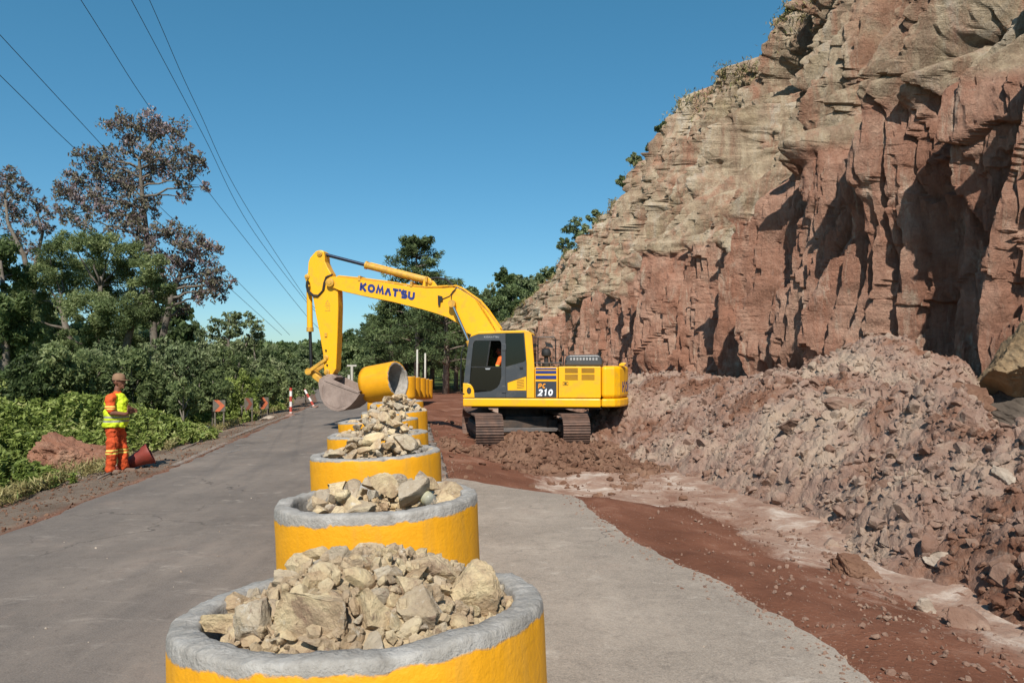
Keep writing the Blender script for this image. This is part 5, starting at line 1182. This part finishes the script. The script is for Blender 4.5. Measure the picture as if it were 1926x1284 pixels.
def crown_mesh(name, clumps, leaf, r_, aspect=.42, droop=0, flat=0, sub=14, subr=.34, shell=.55, tr=(0, 1)):
    Vs = []; Fs = []; Ts = []; b = 0
    for (c, rad, n) in clumps:
        p, k = clump_points(c, rad, n, r_, sub, subr, shell); ct = r_.random(); st_ = r_.random(sub)[k]
        t = np.clip(.35*ct+.3*st_+.35*r_.random(n), 0, 1)*(tr[1]-tr[0])+tr[0]
        V, F = leaf_quads(p, leaf*(.6+.8*r_.random(n)), r_, aspect, droop, flat); Vs.append(V); Fs.append(F+b); b += len(V); Ts.append(np.repeat(t, 4))
    return npmesh(name, np.concatenate(Vs), np.concatenate(Fs), False, dict(tint=np.concatenate(Ts)))
def limb(mb, a, b, r0, r1, r_, n=5, wob=.12):
    a = np.array(a, float); b = np.array(b, float); L_ = np.linalg.norm(b-a); pts = []
    for i in range(n+1):
        t = i/n; p = a*(1-t)+b*t; p = p+r_.normal(size=3)*wob*L_/n*(1 if 0 < i < n else 0); p[2] += math.sin(t*PI)*L_*.05; pts.append(p)
    mb.tube(pts, [r0*(1-i/n)+r1*i/n for i in range(n+1)], 7); return pts
def make_tree(name, base, trunks, clumps, leaf, lmat, bark, label, seed, group=None, cat='tree', aspect=.42, droop=0, flat=0, sub=14, subr=.34, shell=.55, twigs=0, r0=.16, tr=(0, 1)):
    """base: world xyz; trunks: list of polylines (world); clumps: (world centre, radius, n)"""
    r_ = np.random.default_rng(seed); base = np.array(base, float)
    e = empty(name, tuple(base), 0, label, cat, group)
    loc = [(np.array(c)-base, rd, n) for c, rd, n in clumps]
    link('crown', crown_mesh('crown', loc, leaf, r_, aspect, droop, flat, sub, subr, shell, tr), lmat, e)
    mb = MB(); tp = []
    for tl in trunks:
        pl = [np.array(p, float)-base for p in tl]; n = len(pl); rs = [r0*(1-.75*i/(n-1)) for i in range(n)]
        mb.tube(pl, rs, 9)
        for i in range(n-1):
            for t in (0, .25, .5, .75): tp.append((pl[i]*(1-t)+pl[i+1]*t, rs[i]*(1-t)+rs[i+1]*t))
    for c, rd, n in loc:
        rad = float(np.mean(rd)); best = min(tp, key=lambda q_: np.linalg.norm(q_[0]-c)+(2.5 if q_[0][2] > c[2]-.1 else 0))
        limb(mb, best[0], c, best[1]*.5+.01, .012, r_)
        for _ in range(twigs):
            d = r_.normal(size=3); d /= np.linalg.norm(d); limb(mb, c, c+d*rad*.85, .012, .004, r_, 3, .2)
    mb.build('trunk', bark, e, True); return e
def PX(px, py, D): return P(px, py, D)
rv = np.random.default_rng(99)
def cl(lst, D, dj, n, k=1.0, flat=1.0):
    out = []
    for (px, py, rp) in lst:
        d = D+rv.uniform(-dj, dj); r_m = rp*k*d/F_PX; out.append((P(px, py, d), (r_m, r_m, r_m*flat), int(n*(rp/40)**2)+8))
    return out
def foot(px, D): x = (px-CX)/F_PX*D; return np.array([x, D, gz(x, D)-.1])
# tall sparse tree
D = 30
b0 = foot(287, D)
make_tree('tall_tree', b0, [[b0, P(290, 640, D), P(284, 560, D), P(277, 450, D+.3), P(268, 370, D), P(262, 300, D), P(300, 250, D)], [b0+np.array([.5, .3, 0]), P(305, 640, D), P(322, 560, D-.3), P(345, 500, D), P(375, 470, D)]],
 cl([(215, 235, 26), (250, 235, 34), (290, 235, 34), (335, 245, 28), (240, 275, 30), (290, 290, 36), (345, 290, 36), (365, 310, 26), (350, 345, 26), (385, 352, 12), (345, 370, 14),
  (160, 290, 24), (185, 310, 34), (145, 335, 34), (125, 375, 34), (165, 375, 40), (205, 350, 34), (235, 345, 30), (120, 405, 24), (160, 415, 30), (200, 400, 30), (275, 330, 30), (255, 385, 34), (290, 390, 22), (265, 425, 26), (240, 410, 26), (310, 320, 26), (215, 310, 34), (280, 250, 26), (270, 450, 28), (285, 480, 30), (300, 440, 26), (215, 430, 24)], D, 1.0, 900, 1.2)
 +cl([(325, 430, 26), (350, 455, 36), (380, 470, 36), (345, 490, 34), (395, 510, 36), (360, 530, 30), (415, 540, 26), (390, 545, 24), (440, 530, 9), (412, 470, 12), (330, 560, 24), (345, 580, 18), (305, 600, 16), (320, 500, 30), (300, 530, 26), (375, 560, 20)], D, .8, 900, 1.15),
 .14, L_SPARSE, M_BARK, 'tall sparse tree with purple brown drooping leaves and open crown behind the standing person', 1, droop=.8, sub=20, subr=.26, shell=.35, twigs=4, r0=.17)
# bare branched tree at the left edge
D = 36; b0 = foot(62, D)
make_tree('thin_tree', b0, [[b0, P(62, 600, D), P(66, 500, D), P(80, 440, D), P(68, 390, D)], [P(62, 560, D), P(45, 480, D), P(15, 420, D), P(8, 360, D)]],
 cl([(15, 345, 34), (45, 350, 20), (30, 400, 30), (8, 410, 30), (70, 380, 28), (62, 420, 30), (85, 430, 26), (35, 450, 34), (92, 400, 18), (10, 465, 34), (60, 470, 30), (-30, 380, 40), (-25, 450, 45), (20, 330, 24), (40, 370, 30), (5, 380, 30)], D, .8, 620, 1.0),
 .15, L_SPARSE, M_BARK, 'thin tree with mostly bare grey branches and scattered leaves at the left edge', 2, droop=.4, sub=18, subr=.25, shell=.3, twigs=7, r0=.15)
# big bushy green tree
D = 26; b0 = foot(175, D)
make_tree('bushy_tree', b0, [[b0, P(180, 690, D), P(185, 600, D), P(190, 520, D)], [b0+np.array([-.6, 0, 0]), P(130, 640, D), P(110, 560, D)], [b0+np.array([.7, 0, 0]), P(240, 640, D), P(265, 560, D)]],
 cl([(130, 455, 30), (165, 460, 36), (205, 470, 38), (245, 480, 36), (280, 500, 34), (95, 480, 34), (70, 515, 38), (120, 510, 46), (170, 520, 50), (225, 530, 48), (275, 545, 42), (310, 540, 26), (60, 560, 42), (110, 570, 48), (165, 580, 52), (220, 590, 46), (265, 595, 36), (45, 600, 36), (90, 625, 40), (140, 640, 40), (300, 580, 22), (190, 640, 36), (235, 640, 30), (75, 670, 30)], D, 1.6, 3800, 1.12, .8),
 .10, L_DENSE, M_BARK, 'broad bushy green tree with dense fine foliage left of the tall sparse tree', 3, aspect=.36, sub=26, subr=.27, shell=.6, r0=.2)
D = 24; b0 = foot(10, D)
make_tree('dark_tree', b0, [[b0, P(10, 650, D), P(8, 560, D), P(0, 490, D)]],
 cl([(0, 485, 40), (30, 520, 34), (-30, 530, 40), (15, 570, 44), (40, 620, 36), (0, 640, 46), (35, 680, 34), (-40, 600, 50), (-10, 700, 44), (60, 700, 26)], D, 1.2, 1500, 1.1),
 .16, L_DARK, M_BARK, 'dark green leafy tree filling the left edge under the thin tree', 4, sub=24, subr=.27, r0=.18)
D = 42; b0 = foot(430, D)
make_tree('small_tree', b0, [[b0, P(432, 690, D), P(430, 640, D), P(440, 610, D)], [b0, P(455, 670, D), P(470, 630, D)]],
 cl([(385, 625, 18), (405, 612, 20), (430, 600, 22), (458, 600, 22), (480, 612, 18), (440, 622, 20), (470, 640, 18), (410, 640, 18), (486, 630, 12), (380, 645, 16), (450, 655, 20)], D, .9, 1500, 1.1, .8),
 .2, L_FAR, M_BARK, 'small round crowned tree with pale grey green foliage right of the tall sparse tree', 5, sub=16, subr=.32, r0=.13)
D = 45; b0 = foot(482, D)
make_tree('small_tree', b0, [[b0, P(480, 690, D), P(478, 650, D)]], cl([(470, 655, 20), (485, 640, 16), (465, 680, 22), (490, 670, 18), (455, 700, 22), (485, 705, 22)], D, .9, 1300, 1.15), .22, L_DARK, M_BARK, 'small dark tree tucked below the grey green round crowned tree', 6, sub=16, r0=.12)
# shrub layer behind the weeds: each its own shrub
k = 0
SH = [(330, 690, 36, 23, L_FAR), (285, 715, 30, 22, L_DENSE), (375, 670, 34, 27, L_FAR), (420, 690, 36, 27, L_DENSE), (345, 740, 26, 20, L_DENSE), (400, 730, 28, 23, L_DENSE), (455, 725, 26, 26, L_WEED), (505, 715, 26, 30, L_DENSE), (100, 690, 44, 19, L_DENSE), (40, 720, 44, 18, L_DARK), (160, 700, 40, 20, L_DENSE), (205, 680, 40, 22, L_FAR), (250, 690, 36, 22, L_DENSE), (310, 655, 24, 24, L_FAR), (545, 712, 22, 34, L_FAR), (500, 690, 26, 36, L_FAR), (575, 715, 18, 37, L_DENSE)]
for (px, py, rp, D, lm) in SH:
    b0 = foot(px, D); k += 1
    make_tree('shrub', b0, [[b0, P(px, py+rp*.4, D)]], cl([(px, py-rp*.5, rp*.7), (px-rp*.7, py, rp*.75), (px+rp*.7, py, rp*.75), (px, py+rp*.5, rp*.8), (px-rp*.4, py+rp, rp*.7), (px+rp*.5, py+rp, rp*.7)], D, .5, 1300, 1.1),
      .13 if D < 30 else .2, lm, M_BARK, 'leafy shrub in the thicket between the weeds and the trees', 100+k, 'shrubs in the roadside thicket', 'shrub', sub=18, subr=.3, r0=.04)
# ---- weeds on the verge
def weeds():
    r_ = np.random.default_rng(5); N = 120000
    D = 10.5*np.exp(r_.random(N)*np.log(48/10.5)); lim = XL(D)-2.0-.5*np.sin(D*.9)-fbm(D*.5, D*0, 3, 7)*1.8-1.5*np.exp(-((D-13.3)/1.5)**4)
    X = lim-np.abs(r_.normal(size=N))*np.interp(D, [10, 20, 48], [2.6, 3.2, 4])
    hh = np.interp(lim-X, [0, .6, 2, 5], [.15, .45, 1.0, 1.65])*(.7+.7*(fbm(X*.8, D*.8, 3, 8)+.5))*np.interp(D, [10, 14, 30, 48], [1.0, 1.05, .95, .8])
    zg = ground_h(X, D)[0]; Z = zg+hh*(1-r_.random(N)**1.8*.85)
    k = (X/D > -1.0); X, D, Z = X[k], D[k], Z[k]; n = len(X)
    # gather leaves into rosettes
    cx = np.round(X/.33)+hsh(np.round(X/.33), np.round(D/.33), 3)*.8; cy = np.round(D/.33)+hsh(np.round(X/.33), np.round(D/.33), 4)*.8
    X = X*.45+cx*.33*.55; Y = D*.45+cy*.33*.55
    sz = (.09+.10*r_.random(n))*np.interp(D, [10, 25, 48], [1, 1.2, 1.6])
    V, F = leaf_quads(np.stack([X, Y, Z], -1), sz, r_, .45, .15, .35)
    cell = hsh(np.round(X/.7), np.round(Y/.7), 9); t = np.clip(.42*cell+.58*r_.random(n), 0, 1)
    o = link('weeds', npmesh('weeds', V, F, False, dict(tint=np.repeat(t, 4))), L_WEED); tag(o, kind='stuff')
    # sparse dry grass nearer the road
    N = 22000; D = 10*np.exp(r_.random(N)*np.log(45/10)); X = XL(D)-1.3-np.abs(r_.normal(size=N))*np.interp(D, [10, 20, 45], [.9, 1.3, 2.2]); k = fbm(X*.7, D*.7, 3, 12) > -.08; X, D = X[k], D[k]
    n = len(X); c = np.stack([X, D, ground_h(X, D)[0]+.05+r_.random(n)*.16], -1); V, F = leaf_quads(c, .10+.16*r_.random(n), r_, .10, -.9, 0)
    o = link('dry_grass', npmesh('dry_grass', V, F, False, dict(tint=np.repeat(r_.random(n), 4))), L_DRY); tag(o, kind='stuff')
weeds()
# ---- pines
def pine_mesh(seed, H, spread, lo, layers, leaf, dens, topheavy=False):
    r_ = np.random.default_rng(seed); e = empty('pine_tree'); cls = []; mb = MB(); mb.tube([(0, 0, -.3), (.08, 0, H*.4), (0, .1, H*.75), (0, 0, H*.97)], [.26, .2, .13, .05], 9)
    for i in range(layers):
        t = i/(layers-1); z = lo+(H-lo)*t**.9; rad = spread*(1-.62*t**1.6)*(1.0 if not topheavy else (.6+.6*math.sin(t*2.6)))
        m = r_.integers(3, 6); a0 = r_.uniform(0, 6.28)
        for j in range(m):
            a = a0+j*2*PI/m+r_.uniform(-.3, .3); rr = rad*r_.uniform(.65, 1.1); tip = np.array([math.cos(a)*rr, math.sin(a)*rr, z+rr*.10]); limb(mb, (0, 0, z-.25*rr*.4), tip, .06, .012, r_, 4, .1)
            for q_, k_ in ((.55, .8), (.95, 1.0)):
                cls.append((tip*np.array([q_, q_, 1])+np.array([0, 0, .1]), (rad*.30*k_+.25, rad*.30*k_+.25, .30+.12*rad), int(dens)))
    cls.append((np.array([0, 0, H]), (.8, .8, .7), int(dens*2)))
    link('crown', crown_mesh('crown', cls, leaf, r_, .22, 0, .2, 10, .42, .4), L_PINE, e); mb.build('trunk', M_BARKP, e, True); return e
PT = [(pine_mesh(1, 11.5, 3.3, 3.0, 10, .34, 210), 783, 58, 1.0, 'tallest pine with layered dark crown rising above the excavator boom'),
      (pine_mesh(2, 7.6, 3.2, 2.4, 7, .32, 210), 838, 52, 1.0, 'broad pine just left of the excavator cab'),
      (pine_mesh(3, 7.0, 2.6, 2.4, 7, .32, 190), 735, 60, 1.0, 'lower pine standing above the lifted concrete ring')]
def put(e, px, D, s, label, group=None, cat='tree'):
    x = (px-CX)/F_PX*D; e.location = (x, D, gz(x, D)-.1); e.scale = (s, s, s); tag(e, label, cat, group)
for e, px, D, s, lb in PT: put(e, px, D, s, lb)
for i, (px, D, s, src) in enumerate(((812, 66, .95, 1), (762, 66, .9, 2), (857, 60, .8, 2), (715, 72, .85, 1), (798, 74, 1.05, 1), (868, 70, .9, 1))):
    e = copy_tree(PT[src][0]); put(e, px, D, s, 'pine standing among the other pines in the dark stand behind the spare rings', 'pines in the stand')
# ---- far forest: tree kinds copied one by one
def forest_proto(seed, H, w_, leaf, mat, n=2300, kind='round'):
    r_ = np.random.default_rng(seed); e = empty('forest_tree'); cls = []
    m = 9 if kind == 'round' else 7
    for i in range(m):
        a = r_.uniform(0, 6.28); q_ = r_.random()**.5*w_*.62; z = H*(.42+.5*r_.random()*(1-.4*q_/w_)); rr = w_*r_.uniform(.30, .5)
        cls.append((np.array([math.cos(a)*q_, math.sin(a)*q_, z]), (rr, rr, rr*(.75 if kind == 'round' else .38)), n//m))
    cls.append((np.array([0, 0, H*.85]), (w_*.5, w_*.5, w_*.4), n//m)); cls.append((np.array([0, 0, H*.3]), (w_*.7, w_*.7, H*.25), n//m))
    link('crown', crown_mesh('crown', cls, leaf, r_, .6, 0, 0, 12, .36, .6), mat, e); mb = MB(); mb.tube([(0, 0, -.5), (.1, 0, H*.4), (0, 0, H*.8)], [.2, .15, .05], 7); mb.build('trunk', M_BARK, e, True); return e
protos = [forest_proto(11, 8, 3.6, .5, L_FAR), forest_proto(12, 7, 3.2, .5, L_DENSE), forest_proto(13, 9, 3.4, .5, L_DARK), forest_proto(14, 9.5, 3.3, .45, L_DARK, 1700, 'flat'), forest_proto(15, 6, 3.6, .5, L_FAR), forest_proto(16, 8, 3.0, .5, L_PINE)]
used = [False]*len(protos)
def forest(x, y, s, k, group, label):
    e = protos[k] if not used[k] else copy_tree(protos[k]); used[k] = True
    e.location = (x, y, gz(x, y)-.3); e.scale = (s, s, s*rv.uniform(.85, 1.15)); e.rotation_euler = (0, 0, rv.uniform(0, 6.28)); tag(e, label, 'tree', group)
GF = 'trees of the far forest'; LF = 'broad leaved tree in the far forest beyond the bend of the road'
cnt = 0
for D, px0, px1, st_, s in ((52, 500, 560, 24, .42), (62, 420, 700, 46, .52), (76, 440, 760, 44, .62), (95, 380, 900, 46, .78), (120, 300, 900, 46, .92), (150, 380, 900, 40, 1.05), (190, 380, 900, 36, 1.15)):
    for px in np.arange(px0, px1, st_):
        d = D*rv.uniform(.94, 1.06); x = (px+rv.uniform(-12, 12)-CX)/F_PX*d
        if XL(np.array([d]))[0]-1.5 < x < XR(np.array([d]))[0]+2 and d < 62: continue
        forest(x, d, s*rv.uniform(.78, 1.15)*(.68 if px < 660 else .95), int(rv.choice([0, 1, 2, 3, 4, 5, 0, 4])), GF, LF); cnt += 1
for D, s in ((34, .6), (40, .8), (48, .85), (58, 1.0)):     # behind the roadside trees
    for px in np.arange(-60, 290, 58):
        d = D*rv.uniform(.95, 1.08); x = (px+rv.uniform(-15, 15)-CX)/F_PX*d; forest(x, d, s*rv.uniform(.7, 1.0), int(rv.choice([0, 1, 2, 4])), 'trees behind the roadside thicket', 'leafy tree in the woods behind the roadside thicket'); cnt += 1
# wooded slope behind the end of the cliff
for D, px0, px1, st_, s in ((330, 880, 1010, 20, 2.4), (360, 885, 1045, 20, 2.6), (395, 885, 1050, 20, 2.8)):
    for px in np.arange(px0, px1, st_):
        x = (px+rv.uniform(-6, 6)-CX)/F_PX*D; forest(x, D*rv.uniform(.97, 1.03), s*rv.uniform(.8, 1.15), int(rv.choice([0, 1, 2, 5])), 'trees on the slope behind the cliff', 'tree on the wooded slope seen past the low end of the cliff')
# far wooded ridge as one mass
def ridge():
    r_ = np.random.default_rng(8); N = 60000; D = r_.uniform(210, 330, N); X = r_.uniform(-.75, .02, N)*D; g_ = ground_h(X, D)[0]
    f1, f2, idv, gx, gy = worley(X*.16, D*.16, 300); hh = (3.5+3*idv)*np.sqrt(np.clip(1-(f1/.75)**2, .05, 1)); Z = g_+hh*(1-.35*r_.random(N))
    V, F = leaf_quads(np.stack([X, D, Z], -1), 1.1+.9*r_.random(N), r_, .7); o = link('far_woods', npmesh('far_woods', V, F, False, dict(tint=np.repeat(np.clip(.5*idv+.5*r_.random(N), 0, 1), 4))), L_DARK); tag(o, kind='stuff')
ridge()
# shrubs along the cliff crest
for i, (px, py, rp, lb) in enumerate(((1085, 432, 26, 'largest shrub on the cliff crest, leaning out over the lower end'), (1062, 462, 18, 'small shrub just below the largest shrub on the cliff crest'), (1120, 410, 16, 'low shrub right of the largest one on the cliff crest'),
      (1170, 342, 11, 'tiny shrub on the cliff crest above the low end'), (1192, 300, 13, 'thin shrub halfway up the cliff crest'), (1225, 278, 10, 'small tuft of shrub near the middle of the cliff crest'), (1248, 243, 14, 'sparse shrub high on the cliff crest'), (1290, 192, 11, 'topmost shrub on the cliff crest against the sky'))):
    cpx = crest(px+18); D = float(cpx[1]); c = P(px, py, D); b0 = np.array([cpx[0]+.6, D, cpx[2]-.2])
    m_ = rp*D/F_PX
    make_tree('shrub', b0, [[b0, (b0+c)/2, c]], [(c+np.array([dx*m_, dy*m_, dz*m_]), (m_*.6, m_*.6, m_*.45), 420) for dx, dy, dz in ((0, 0, .5), (-.6, 0, 0), (.6, .2, .1), (0, .3, -.3), (.4, 0, -.6))],
      .55 if D > 90 else .4, L_FAR, M_BARK, lb, 200+i, None, 'shrub', sub=10, subr=.35, r0=.12)
# dry grass on the cliff crest
def crest_grass():
    r_ = np.random.default_rng(18); A = CL[-90:-3]; n = 26000; i = (A.shape[0]-1-np.abs(r_.normal(size=n))*22).astype(int).clip(0, A.shape[0]-1); j = r_.integers(300, A.shape[1], n); c = A[i, j]+r_.normal(size=(n, 3))*.25; d = c[:, 1:2]
    V, F = leaf_quads(c+np.array([0, 0, .15]), (.0045*d[:, 0]+.25*r_.random(n)), r_, .22, -1.0); o = link('crest_grass', npmesh('crest_grass', V, F, False, dict(tint=np.repeat(r_.random(n), 4))), L_DRY); tag(o, kind='stuff')
crest_grass()
# ---------------------------------------------------------------- power lines and poles
M_WIRE = simple('wire_grey', lin('20262e'), .5)
WL = [([(152, 0), (290, 215), (430, 410), (575, 592), (600, 618)], 9.0, 'overhead wire, middle of the three upper wires'), ([(247, 0), (380, 250), (480, 440), (575, 566), (598, 590)], 9.6, 'overhead wire just left of the rightmost wire'), ([(281, 0), (370, 200), (470, 400), (575, 560), (598, 585)], 9.8, 'rightmost of the overhead wires'),
      ([(0, 66), (150, 228), (300, 388), (430, 512), (545, 630)], 8.0, 'overhead wire, upper of the two passing behind the tall tree'), ([(0, 142), (150, 288), (300, 420), (430, 540), (530, 630)], 7.2, 'lowest overhead wire passing behind the tall tree')]
for pts, z0, lb in WL:
    pp = []
    for px, py in pts:
        D = (z0-CAMH)*F_PX/(HY-py) if py < HY-1 else 100; pp.append(P(px, py, D))
    ext = pp[0]+(pp[0]-pp[1])*2; pp = [ext]+pp
    # smooth
    cu = []
    for i in range(len(pp)-1):
        for t in np.linspace(0, 1, 10, endpoint=False): 
            p0 = pp[max(i-1, 0)]; p1 = pp[i]; p2 = pp[i+1]; p3 = pp[min(i+2, len(pp)-1)]
            cu.append(.5*((2*p1)+(-p0+p2)*t+(2*p0-5*p1+4*p2-p3)*t*t+(-p0+3*p1-3*p2+p3)*t**3))
    cu.append(pp[-1]); mb = MB(); mb.tube(cu, [.004+.00020*max(p[1], 0) for p in cu], 6); tag(mb.build('power_line', M_WIRE), lb, 'overhead wire')
M_POST = simple('weathered_pale_post', lin('b8b2a6'), .7)
p = P(662, 725, 60); g0 = gz(p[0], 60); e = empty('utility_pole', (p[0], 60, g0), 0, 'short pale utility pole with a crossarm seen past the bucket', 'utility pole'); ht = P(662, 687, 60)[2]-g0
MB().tube([(0, 0, 0), (0, 0, ht)], .11, 8).build('pole', M_POST, e); MB().box(-.38, .38, -.07, .07, ht-.08, ht+.05).build('crossarm', M_POST, e); MB().box(-.3, -.12, -.22, -.11, ht-1.1, ht-.75).build('transformer', M_POST, e)
for px, yt, yb, lb in ((784.5, 657, 712, 'taller pale post standing before the pine stand'), (799.5, 664, 712, 'shorter pale post right of the taller one before the pine stand')):
    D = 44; p = P(px, yb, D); g0 = gz(p[0], D); mb = MB(); ht = P(px, yt, D)[2]-g0; mb.tube([(0, 0, -.1), (.01, 0, ht)], [.065, .05], 10); tag(mb.build('post', M_POST, None, True, loc=(p[0], D, g0)), lb, 'post')
# fallen sticks on the verge
for i, (pa, pb) in enumerate((((342, 838), (388, 815)), ((185, 895), (205, 878)))):
    def gp(px, py):
        x, y = roadpt(px, py); return Vector((x, y, gz(x, y)+.03))
    a, b_ = gp(*pa), gp(*pb); m_ = (a+b_)/2+Vector((.1, .1, .05)); mb = MB(); mb.tube([a, m_, b_], [.02, .016, .008], 7); tag(mb.build('fallen_branch', M_BARKP, None, True), ['long dry branch lying on the verge by the road edge', 'short dry stick by the feet of the standing person'][i], 'branch')
